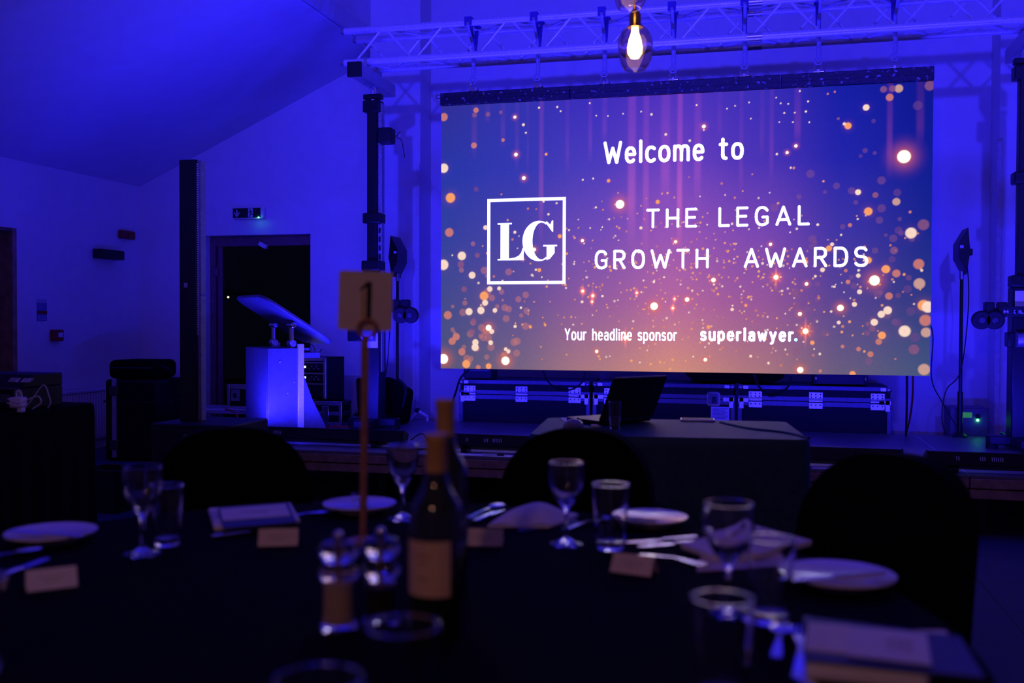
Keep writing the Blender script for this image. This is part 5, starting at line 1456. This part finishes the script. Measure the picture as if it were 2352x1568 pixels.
# ================================================================== TABLEWARE
GI = 0.0022
def wine_glass(px, py, label, R=0.034, H_=0.166, rz=0):
    p = onZ(px, py, TT)
    t = thing('wine_glass', label, 'wine glass', (p.x, p.y, TT + 0.001), rz, 'wine glasses on the round table')
    hb = H_ * 0.46
    MB().lathe([(0.0001, 0), (R * 0.98, 0.0), (R * 0.98, 0.0022), (R * 0.5, 0.006), (0.006, 0.014), (0.0001, 0.014)], 36).build('foot', M_GLASS, t, recalc=False)
    MB().lathe([(0.0065, 0.0125), (0.0042, 0.024), (0.004, hb * 0.7), (0.006, hb * 0.92), (0.010, hb), (0.0001, hb + 0.001)], 20).build('stem', M_GLASS, t, recalc=False)
    o_ = [(0.009, hb), (R * 0.62, hb + 0.016), (R * 0.98, hb + 0.042), (R * 1.06, hb + 0.062), (R * 1.045, H_ - 0.012), (R * 1.006, H_ - 0.0035), (R * 1.003, H_ - 0.002), (R, H_ - 0.001), (R + 0.0003, H_ - 0.0002), (R - 0.0002, H_ + 0.0005), (R - 0.0008, H_ + 0.0007)]
    i_ = [(R - 0.0015, H_ + 0.0003), (R - 0.0016, H_ - 0.0008), (R * 1.003 - 0.0014, H_ - 0.002), (R * 1.006 - 0.0014, H_ - 0.0035), (R * 1.045 - 0.0016, H_ - 0.012), (R * 1.06 - GI, hb + 0.062), (R * 0.98 - GI, hb + 0.042), (R * 0.62 - GI, hb + 0.0185), (0.0001, hb + 0.004)]
    MB().lathe(o_ + i_, 40).build('bowl', M_GLASS, t, recalc=False)
    return t
def tumbler(px, py, label, R=0.034, H_=0.125, taper=0.78, grp='tumblers on the round table', z=TT, water=0.0):
    p = onZ(px, py, z)
    t = thing('tumbler', label, 'tumbler', (p.x, p.y, z + 0.001), 0, grp)
    rb = R * taper
    o_ = [(0.0001, 0), (rb - 0.002, 0), (rb, 0.003), (rb + (R - rb) * 0.02, 0.005), (rb + (R - rb) * 0.96, H_ - 0.005), (rb + (R - rb) * 0.98, H_ - 0.003), (R, H_ - 0.0015), (R + 0.0004, H_ - 0.0006), (R - 0.0001, H_ + 0.0005), (R - 0.001, H_ + 0.0009)]
    i_ = [(R - 0.0020, H_ + 0.0004), (R - 0.0024, H_ - 0.0006), (R - 0.0019, H_ - 0.0016), (rb + (R - rb) * 0.98 - 0.0018, H_ - 0.003), (rb + (R - rb) * 0.96 - 0.0018, H_ - 0.005), (rb - 0.0022, 0.018), (rb - 0.0025, 0.014), (0.0001, 0.011)]
    MB().lathe(o_ + i_, 40).build('glass_wall', M_GLASS, t, recalc=False)
    if water:
        MB().lathe([(0.0001, 0.0112), (rb - 0.0027, 0.0142), (rb - 0.0022 + (R - rb) * water, H_ * water), (0.0001, H_ * water)], 32).build('water', mat('still_water', (1, 1, 1), 0.0, trans=1.0, ior=1.33, noise=0), t)
    return t
wine_glass(328, 1274, 'empty wine glass beside the tumbler at the left of the round table')
wine_glass(925, 1193, 'empty wine glass half hidden behind the wine bottles')
wine_glass(1300, 1251, 'empty wine glass before the white folded napkin and covered chair', 0.033, 0.163)
wine_glass(1672, 1412, 'large empty wine glass in front of the fanned white napkin', 0.036, 0.168)
tumbler(384, 1252, 'clear tumbler standing behind the left wine glass', 0.031, 0.118)
tumbler(1402, 1260, 'clear tumbler next to the wine glass by the side plate', 0.036, 0.126)
tumbler(1768, 1428, 'clear tumbler beside the large wine glass', 0.036, 0.124)
tumbler(1658, 1612, 'clear tumbler close in front of the large wine glass', 0.036, 0.122)
tumbler(925, 1700, 'clear tumbler close in front of the wine bottle', 0.039, 0.122)
tumbler(732, 1835, 'clear tumbler cut by the lower edge in front of the salt mill', 0.041, 0.112)
tumbler(-46, 1545, 'clear tumbler at the left table edge below the tilted name card', 0.032, 0.12)
# half pint glass on the laptop table
tumbler(1412, 985, 'clear beer tumbler of water beside the laptop', 0.0265, 0.113, 0.80, None, Z2, 0.45)

M_BOT = mat('dark_green_bottle_glass', (0.010, 0.016, 0.008), 0.06, noise=0.1, coat=0.5)
M_LAB = mat('cream_wine_label', (0.72, 0.52, 0.30), 0.7, noise=0.06, scale=20)
M_FOIL = mat('gold_capsule_foil', (0.80, 0.48, 0.14), 0.4, 0.25, noise=0.1)
def bottle(px, py, H_, R, label, face):
    p = onZ(px, py, TT)
    t = thing('wine_bottle', label, 'wine bottle', (p.x, p.y, TT + 0.001), face, 'wine bottles on the round table')
    k = H_ / 0.30
    MB().lathe([(0.0001, 0.004), (R * 0.8, 0), (R, 0.006), (R, 0.185 * k), (R * 0.93, 0.20 * k), (R * 0.62, 0.218 * k), (0.0175, 0.232 * k), (0.0145, 0.25 * k), (0.0140, 0.285 * k), (0.0001, 0.285 * k)], 40).build('glass_body', M_BOT, t)
    MB().lathe([(0.0152, 0.228 * k), (0.0150, 0.29 * k), (0.0163, 0.292 * k), (0.0163, 0.302 * k), (0.0001, 0.302 * k)], 24).build('capsule', M_FOIL, t)
    mb = MB(); n = 24; vs = []
    for zz in (0.070 * k, 0.150 * k):
        for i in range(n + 1):
            a = rad(-62 + 124 * i / n) - math.pi / 2
            vs.append(((R + 0.0007) * math.cos(a), (R + 0.0007) * math.sin(a), zz))
    mb.add(vs, [(i, i + 1, n + 2 + i, n + 1 + i) for i in range(n)])
    lb_ = mb.build('label', M_LAB, t)
    mb = MB()
    for zz, hw in ((0.128 * k, 18), (0.118 * k, 11), (0.095 * k, 14)):
        vs = []
        for z_ in (zz, zz + 0.003):
            for i in range(9):
                a = rad(-hw + 2 * hw * i / 8) - math.pi / 2
                vs.append(((R + 0.0014) * math.cos(a), (R + 0.0014) * math.sin(a), z_))
        mb.add(vs, [(i, i + 1, 10 + i, 9 + i) for i in range(8)])
    mb.build('printed_lines', mat('brown_label_ink', (0.42, 0.26, 0.13), 0.7), lb_)
    return t
bottle(1001, 1466, 0.282, 0.0365, 'dark wine bottle with cream label beside the pepper mill', rad(-12))
bottle(1022, 1366, 0.312, 0.0365, 'dark wine bottle standing behind the labelled one', rad(170))

M_ACR = mat('clear_acrylic', (1, 1, 1), 0.03, trans=1.0, ior=1.45, noise=0)
def mill(px, py, label, fill, fh):
    p = onZ(px, py, TT)
    t = thing('grinder_mill', label, 'mill', (p.x, p.y, TT + 0.001), 0, 'salt and pepper mills')
    MB().lathe([(0.0001, 0), (0.027, 0), (0.027, 0.006), (0.0225, 0.012), (0.021, 0.03), (0.021, 0.060), (0.0235, 0.068), (0.0285, 0.075), (0.0285, 0.083), (0.022, 0.090), (0.0205, 0.096), (0.0275, 0.104), (0.029, 0.113), (0.024, 0.122), (0.010, 0.127), (0.0001, 0.127)], 28).build('acrylic_body', M_ACR, t, recalc=False)
    MB().lathe([(0.0001, 0.006), (0.0185, 0.008), (0.0185, fh), (0.0001, fh)], 24).build('contents', fill, t)
    MB().cyl((0, 0, 0.006), (0, 0, 0.128), 0.003, n=8).build('spindle', M_BRASS, t)
    MB().ball((0, 0, 0.133), 0.0075, 8).build('top_knob', M_CHROME, t)
mill(777, 1444, 'clear acrylic salt mill with cream salt', mat('cream_salt', (0.80, 0.62, 0.40), 0.9, noise=0.2, scale=400), 0.072)
mill(874, 1432, 'clear acrylic pepper mill with black peppercorns beside the salt mill', mat('black_peppercorns', (0.02, 0.016, 0.012), 0.8, noise=0.6, scale=300, bump=0.6), 0.052)

# table number stand
p = onZ(834, 1246, TT)
ns = thing('table_number_stand', 'tall copper card holder showing the table number 1', 'table number', (p.x, p.y, TT + 0.001), YAW + rad(6))
M_COP = mat('copper_wood_stem', (0.42, 0.20, 0.11), 0.5, noise=0.2, scale=60)
dcam = (Vector((p.x, p.y, 0))).length
sc_ = dcam / F_PX
zr = onY(840, 770, p.y).z - TT
MB().lathe([(0.0001, 0), (0.032, 0), (0.032, 0.006), (0.012, 0.012), (0.0001, 0.012)], 24).build('base', M_COP, ns)
MB().cyl((0, 0, 0.01), (0.004, 0, zr), 0.0075, n=10).build('stem', M_COP, ns)
rc = MB().tube([(0.008 + 0.017 * math.cos(t_), -0.004, zr + 0.012 + 0.017 * math.sin(t_)) for t_ in [2 * math.pi * k / 20 for k in range(21)]], 0.0045, 8).build('ring_clip', M_COP, ns)
zc0 = onY(840, 760, p.y).z - TT; zc1 = onY(840, 623, p.y).z - TT
Mk = Matrix.Translation((0.004, 0.006, (zc0 + zc1) / 2)) @ Matrix.Rotation(rad(1.5), 4, 'Y')
cw = 61 * sc_
cdx = MB().prism(rrect(cw, (zc1 - zc0) / 2, 0.006, 4), 'y', 0.0, 0.0018).xf(Mk).build('number_card', M_CREAM, ns)
ch_ = (zc1 - zc0)
mb = MB()
for poly in ([(-0.004, -0.30 * ch_), (0.006, -0.30 * ch_), (0.006, 0.32 * ch_), (-0.004, 0.32 * ch_)], [(-0.004, 0.32 * ch_), (-0.017, 0.20 * ch_), (-0.017, 0.16 * ch_), (-0.004, 0.23 * ch_)]):
    mb.add([Mk @ Vector((a + 0.006, -0.0008, b_)) for a, b_ in poly], [(0, 1, 2, 3)])
mb.build('numeral', M_BLKTXT, cdx, smooth=False)
mb = MB()
poly = [(-0.013, -0.30 * ch_), (-0.007, -0.30 * ch_), (-0.007, 0.18 * ch_), (-0.013, 0.15 * ch_)]
mb.add([Mk @ Vector((a + 0.006, -0.0008, b_)) for a, b_ in poly], [(0, 1, 2, 3)])
mb.build('numeral_gold_edge', mat('gold_ink', (0.55, 0.36, 0.08), 0.4, 0.4), cdx, smooth=False)

# cutlery
def rib(path, widths, th, z0):
    mb = MB(); vs = []
    for (x, zz), w_ in zip(path, widths):
        vs += [(x, -w_, z0 + zz), (x, w_, z0 + zz), (x, w_, z0 + zz + th), (x, -w_, z0 + zz + th)]
    fs = [(0, 1, 2, 3), tuple(len(vs) - 4 + i for i in (3, 2, 1, 0))]
    for i in range(len(path) - 1):
        a = 4 * i
        fs += [(a + k, a + (k + 1) % 4, a + 4 + (k + 1) % 4, a + 4 + k) for k in range(4)]
    return mb.add(vs, fs)
def on_table(name, label, cat, px0, py0, px1, py1, z=TT, grp='cutlery on the round table'):
    a, b_ = onZ(px0, py0, z), onZ(px1, py1, z)
    d = b_ - a
    t = thing(name, label, cat, ((a.x + b_.x) / 2, (a.y + b_.y) / 2, z + 0.0012), math.atan2(d.y, d.x), grp)
    return t, d.length
def knife(label, *c, z=TT):
    t, L = on_table('knife', label, 'knife', *c, z=z)
    L = min(max(L, 0.16), 0.23); h = L / 2
    rib([(-h, 0), (-h + 0.01, 0), (-0.01, 0), (0.0, 0)], [0.006, 0.008, 0.0055, 0.005], 0.006, 0).build('handle', M_CHROME, t, 0.002)
    rib([(0.0, 0.001), (0.02, 0.001), (h * 0.85, 0.001), (h, 0.001)], [0.006, 0.009, 0.009, 0.003], 0.002, 0).build('blade', M_CHROME, t)
def fork(label, *c, z=TT):
    t, L = on_table('fork', label, 'fork', *c, z=z)
    L = min(max(L, 0.15), 0.20); h = L / 2
    rib([(-h, 0), (-h + 0.012, 0.001), (0, 0.006), (h * 0.5, 0.003), (h * 0.62, 0.003)], [0.007, 0.0085, 0.0035, 0.0105, 0.0125], 0.0022, 0).build('handle', M_CHROME, t)
    for k in range(4):
        y = -0.0108 + 0.0072 * k
        mb = rib([(h * 0.6, 0.003), (h * 0.8, 0.002), (h, 0.006)], [0.0018, 0.0017, 0.0010], 0.002, 0)
        mb.v = [(x, yy + y, z_) for x, yy, z_ in mb.v]
        mb.build('tine', M_CHROME, t)
def spoon(label, *c, z=TT):
    t, L = on_table('spoon', label, 'spoon', *c, z=z)
    L = min(max(L, 0.13), 0.19); h = L / 2
    rib([(-h, 0), (-h + 0.012, 0.001), (0, 0.006), (h * 0.55, 0.004)], [0.006, 0.0075, 0.003, 0.004], 0.0022, 0).build('handle', M_CHROME, t)
    mb = MB().ball((h * 0.76, 0, 0.010), 1.0, 8, (0.026, 0.017, 0.008))
    mb.v = [(x, y, min(z_, 0.0075 + 0.3 * (z_ - 0.0075)) if z_ > 0.0075 else z_) for x, y, z_ in mb.v]
    mb.build('bowl', M_CHROME, t)
def plate(px, py, label, R=0.086):
    p = onZ(px, py, TT)
    t = thing('side_plate', label, 'plate', (p.x, p.y, TT + 0.001), 0, 'side plates on the round table')
    MB().lathe([(0.0001, 0.002), (R * 0.58, 0.002), (R * 0.62, 0.0), (R * 0.66, 0.003), (R, 0.0165), (R, 0.0195), (R * 0.68, 0.0075), (R * 0.60, 0.0058), (0.0001, 0.0052)], 48).build('dish', M_CHINA, t)
    MB().lathe([(R * 0.975, 0.0192), (R, 0.0198), (R * 0.999, 0.0185)], 48).build('rim', M_CHINA, t)
    return p
plate(118, 1242, 'white side plate with a knife across it at the left edge', 0.086)
plate(826, 1174, 'white side plate behind the number stand', 0.084)
plate(1494, 1205, 'white side plate behind the clear tumbler and first wine glass', 0.080)
plate(1926, 1342, 'white side plate with a knife across it beside the right chair', 0.092)
ZP = TT + 0.018
knife('knife lying across the leftmost side plate', 185, 1238, 20, 1222, z=ZP)
knife('knife lying across the plate beside the right chair', 2030, 1318, 1800, 1338, z=ZP)
M_BUT = mat('wrapped_butter', (0.75, 0.72, 0.65), 0.4)
for px, py, lb_ in ((160, 1240, 'foil wrapped butter pat on the leftmost side plate'), (1965, 1350, 'foil wrapped butter pat on the plate beside the right chair')):
    pq = onZ(px, py, TT + 0.008)
    bt = thing('butter_pat', lb_, 'butter', (pq.x, pq.y, TT + 0.0065), 0.3)
    MB().box(-0.017, 0.017, -0.012, 0.012, 0, 0.010).build('wrapped_block', M_BUT, bt, 0.004)
    MB().box(-0.021, -0.016, -0.011, 0.011, 0.003, 0.006).build('foil_fold', M_ALU, bt)
pq = onZ(822, 1168, TT)
bt = thing('glass_candle_cup', 'small clear glass cup on the plate behind the number stand', 'glass cup', (pq.x, pq.y, TT + 0.0065))
MB().lathe([(0.0001, 0), (0.012, 0), (0.015, 0.03), (0.0135, 0.03), (0.0105, 0.004), (0.0001, 0.004)], 20).build('cup', M_GLASS, bt, recalc=False)
MB().cyl((0, 0, 0.004), (0, 0, 0.014), 0.0095, n=14).build('wax', M_PAPER, bt)
knife('bright knife lying beside the fanned napkin', 1600, 1238, 1440, 1250)
knife('second bright knife behind the fanned napkin', 1618, 1247, 1478, 1258)
fork('fork lying before the fanned napkin with its tines to the napkin', 1500, 1282, 1600, 1300)
spoon('spoon lying over the edge of the folded napkin near the wine bottles', 1075, 1192, 1150, 1165)
knife('knife beside the folded napkin near the wine bottles', 1090, 1200, 1155, 1172)
knife('knife lying in front of the lilac menu', 505, 1234, 640, 1216)
fork('fork lying between the lilac menu and the plate', 668, 1192, 735, 1182)
fork('fork lying between the folded napkin and the plate', 1320, 1213, 1372, 1200)
fork('large fork lying beside the stacked menus', 1836, 1560, 1843, 1450)
spoon('spoon lying left of the large fork', 1783, 1512, 1795, 1450)
knife('knife lying at the left table edge behind the name card', -10, 1332, 100, 1290)
spoon('spoon lying at the left table edge', -30, 1290, 40, 1277)
knife('knife partly under the stacked menus', 1870, 1585, 1960, 1640)

# name cards (tent fold)
def name_card(px, py, rz, label, m=M_CREAM, w2=0.038, hh=0.03):
    p = onZ(px, py, TT)
    t = thing('name_card', label, 'name card', (p.x, p.y, TT + 0.001), rz, 'name cards on the round table')
    a = math.atan2(0.019, hh)
    for s_ in (-1, 1):
        mb = MB().box(-w2, w2, -0.0005, 0.0005, 0, 0.036)
        mb.xf(Matrix.Translation((0, s_ * 0.019, 0)) @ Matrix.Rotation(s_ * a, 4, 'X'))
        pnl = mb.build('card_leaf', m, t)
        if s_ < 0:
            mb = MB()
            for k, w_ in ((0, 0.02), (1, 0.013)):
                mb.box(-w_, w_, -0.0011, -0.0006, 0.020 - 0.008 * k, 0.0215 - 0.008 * k)
            mb.xf(Matrix.Translation((0, s_ * 0.019, 0)) @ Matrix.Rotation(s_ * a, 4, 'X'))
            mb.build('printed_name', mat('grey_print', (0.45, 0.4, 0.33), 0.7), pnl)
name_card(118, 1348, YAW + rad(30), 'tilted white name card at the left edge of the table', M_PAPER)
name_card(640, 1250, YAW + rad(8), 'cream name card in front of the lilac menu')
name_card(1112, 1250, YAW - rad(4), 'cream name card right of the wine bottles')
name_card(1456, 1314, YAW - rad(28), 'cream name card turned towards the fanned napkin')

# menus and napkins
M_LIL = mat('lilac_menu_card', (0.80, 0.78, 0.77), 0.6, noise=0.03)
M_NAVY = mat('dark_blue_booklet', (0.05, 0.07, 0.20), 0.5)
def sheet(name, label, cat, corners, z, th, m, fold=0.0):
    P = [onZ(px, py, z) for px, py in corners]
    c = sum(P, Vector()) / len(P)
    t = thing(name, label, cat, (c.x, c.y, z))
    vs = [(p.x - c.x, p.y - c.y, 0) for p in P] + [(p.x - c.x, p.y - c.y, th) for p in P]
    n = len(P)
    fs = [tuple(range(n))[::-1], tuple(range(n, 2 * n))] + [(i, (i + 1) % n, n + (i + 1) % n, n + i) for i in range(n)]
    return t, MB().add(vs, fs), P, c
def napkin(label, corners, h=0.022, peak=None):
    t, mb, P, c = sheet('folded_napkin', label, 'napkin', corners, TT + 0.001, 0.006, M_NAPKIN)
    mb.build('lower_fold', M_NAPKIN, t, 0.003)
    n = 10; vs = []; fs = []
    A = [Vector((p.x - c.x, p.y - c.y, 0)) for p in P]
    for i in range(n + 1):
        for j in range(n + 1):
            u, v = i / n, j / n
            q_ = (A[0] * (1 - u) + A[1] * u) * (1 - v) + (A[3] * (1 - u) + A[2] * u) * v
            vs.append((q_.x * 0.96, q_.y * 0.96, 0.006 + h * max(0.05, math.sin(math.pi * u) ** 0.8 * math.sin(math.pi * v) ** 0.6) + 0.002 * math.sin(9 * u + 4 * v)))
    fs = [(i * (n + 1) + j, (i + 1) * (n + 1) + j, (i + 1) * (n + 1) + j + 1, i * (n + 1) + j + 1) for i in range(n) for j in range(n)]
    MB().add(vs, fs).build('upper_fold', M_NAPKIN, t)
    return t
# left setting: napkin with lilac menu and dark booklet
t, mb, P, c = sheet('folded_napkin', 'white folded napkin under the lilac menu', 'napkin', [(492, 1222), (690, 1204), (668, 1164), (478, 1178)], TT + 0.001, 0.012, M_NAPKIN)
mb.build('linen', M_NAPKIN, t, 0.004)
t, mb, P, c = sheet('booklet', 'dark blue booklet under the lilac menu on the napkin', 'booklet', [(512, 1216), (680, 1202), (662, 1158), (500, 1170)], TT + 0.0135, 0.004, M_NAVY)
mb.build('cover', M_NAVY, t)
t, mb, P, c = sheet('menu_card', 'lilac menu card on top of the dark booklet', 'menu', [(512, 1196), (668, 1184), (655, 1158), (505, 1170)], TT + 0.018, 0.0015, M_LIL)
mn = mb.build('card', M_LIL, t)
MB().box(-0.03, 0.03, -0.004, 0.004, 0.0014, 0.0019).xf(Matrix.Rotation(YAW + 0.1, 4, 'Z')).build('printed_title', mat('grey_print_b', (0.35, 0.3, 0.4), 0.7), mn)
# centre napkin, peaked
napkin('peaked white napkin beside the wine glass before the covered chair', [(1118, 1212), (1262, 1214), (1330, 1186), (1190, 1168)], 0.030)
t, mb, P, c = sheet('menu_card', 'blue menu card half under the peaked napkin', 'menu', [(1190, 1222), (1330, 1200), (1300, 1170), (1200, 1178)], TT + 0.0008, 0.0015, M_NAVY)
mb.build('card', M_NAVY, t)
# right napkin fanned
t, mb, P, c = sheet('fanned_napkin', 'fanned white napkin spread behind the large wine glass', 'napkin', [(1562, 1262), (1640, 1290), (1740, 1288), (1866, 1255), (1790, 1240), (1680, 1240)], TT + 0.001, 0.012, M_NAPKIN)
mb.build('linen', M_NAPKIN, t, 0.004)
A = [Vector((p.x - c.x, p.y - c.y, 0)) for p in P]
for k, (i, j) in enumerate(((0, 1), (2, 3))):
    q_ = A[4] * 0.5 + A[5] * 0.5
    MB().add([A[i] + Vector((0, 0, 0.012)), A[j] + Vector((0, 0, 0.012)), q_ + Vector((0, 0, 0.03))], [(0, 1, 2)]).add([A[i] + Vector((0, 0, 0.010)), A[j] + Vector((0, 0, 0.010)), q_ + Vector((0, 0, 0.026))], [(2, 1, 0)]).build('fold', M_NAPKIN, t)
t, mb, P, c = sheet('menu_card', 'cream menu card under the fanned napkin', 'menu', [(1600, 1312), (1830, 1300), (1800, 1270), (1610, 1278)], TT + 0.0004, 0.0008, M_CREAM)
mb.build('card', M_CREAM, t)
# right front stack
t, mb, P, c = sheet('folded_napkin', 'folded napkin under the stacked menus at the right front', 'napkin', [(1850, 1562), (2130, 1590), (2180, 1480), (1850, 1480)], TT + 0.001, 0.022, M_NAPKIN)
mb.build('linen', M_NAPKIN, t, 0.006)
t, mb, P, c = sheet('booklet', 'large dark blue booklet on the folded napkin at the right front', 'booklet', [(1850, 1520), (2262, 1562), (2205, 1468), (1845, 1420)], TT + 0.024, 0.004, M_NAVY)
mb.build('cover', M_NAVY, t)
t, mb, P, c = sheet('napkin_band', 'pale satin napkin end beside the lilac sheet on the large booklet', 'napkin', [(1850, 1492), (1945, 1502), (1950, 1438), (1858, 1432)], TT + 0.0285, 0.002, M_PAPER)
mb.build('linen', M_PAPER, t)
t, mb, P, c = sheet('menu_card', 'lilac printed menu sheet on the large booklet at the right front', 'menu', [(1945, 1505), (2140, 1528), (2128, 1456), (1950, 1438)], TT + 0.031, 0.0012, M_LIL)
mn = mb.build('card', M_LIL, t)
d_ = (P[1] - P[0]).normalized(); aa = math.atan2(d_.y, d_.x)
for k in range(5):
    MB().box(-0.002, 0.03, -0.025 + 0.011 * k, -0.022 + 0.011 * k, 0.0011, 0.0016).xf(Matrix.Rotation(aa, 4, 'Z')).build('printed_line', mat('grey_print_b', (0.35, 0.3, 0.4), 0.7), mn)
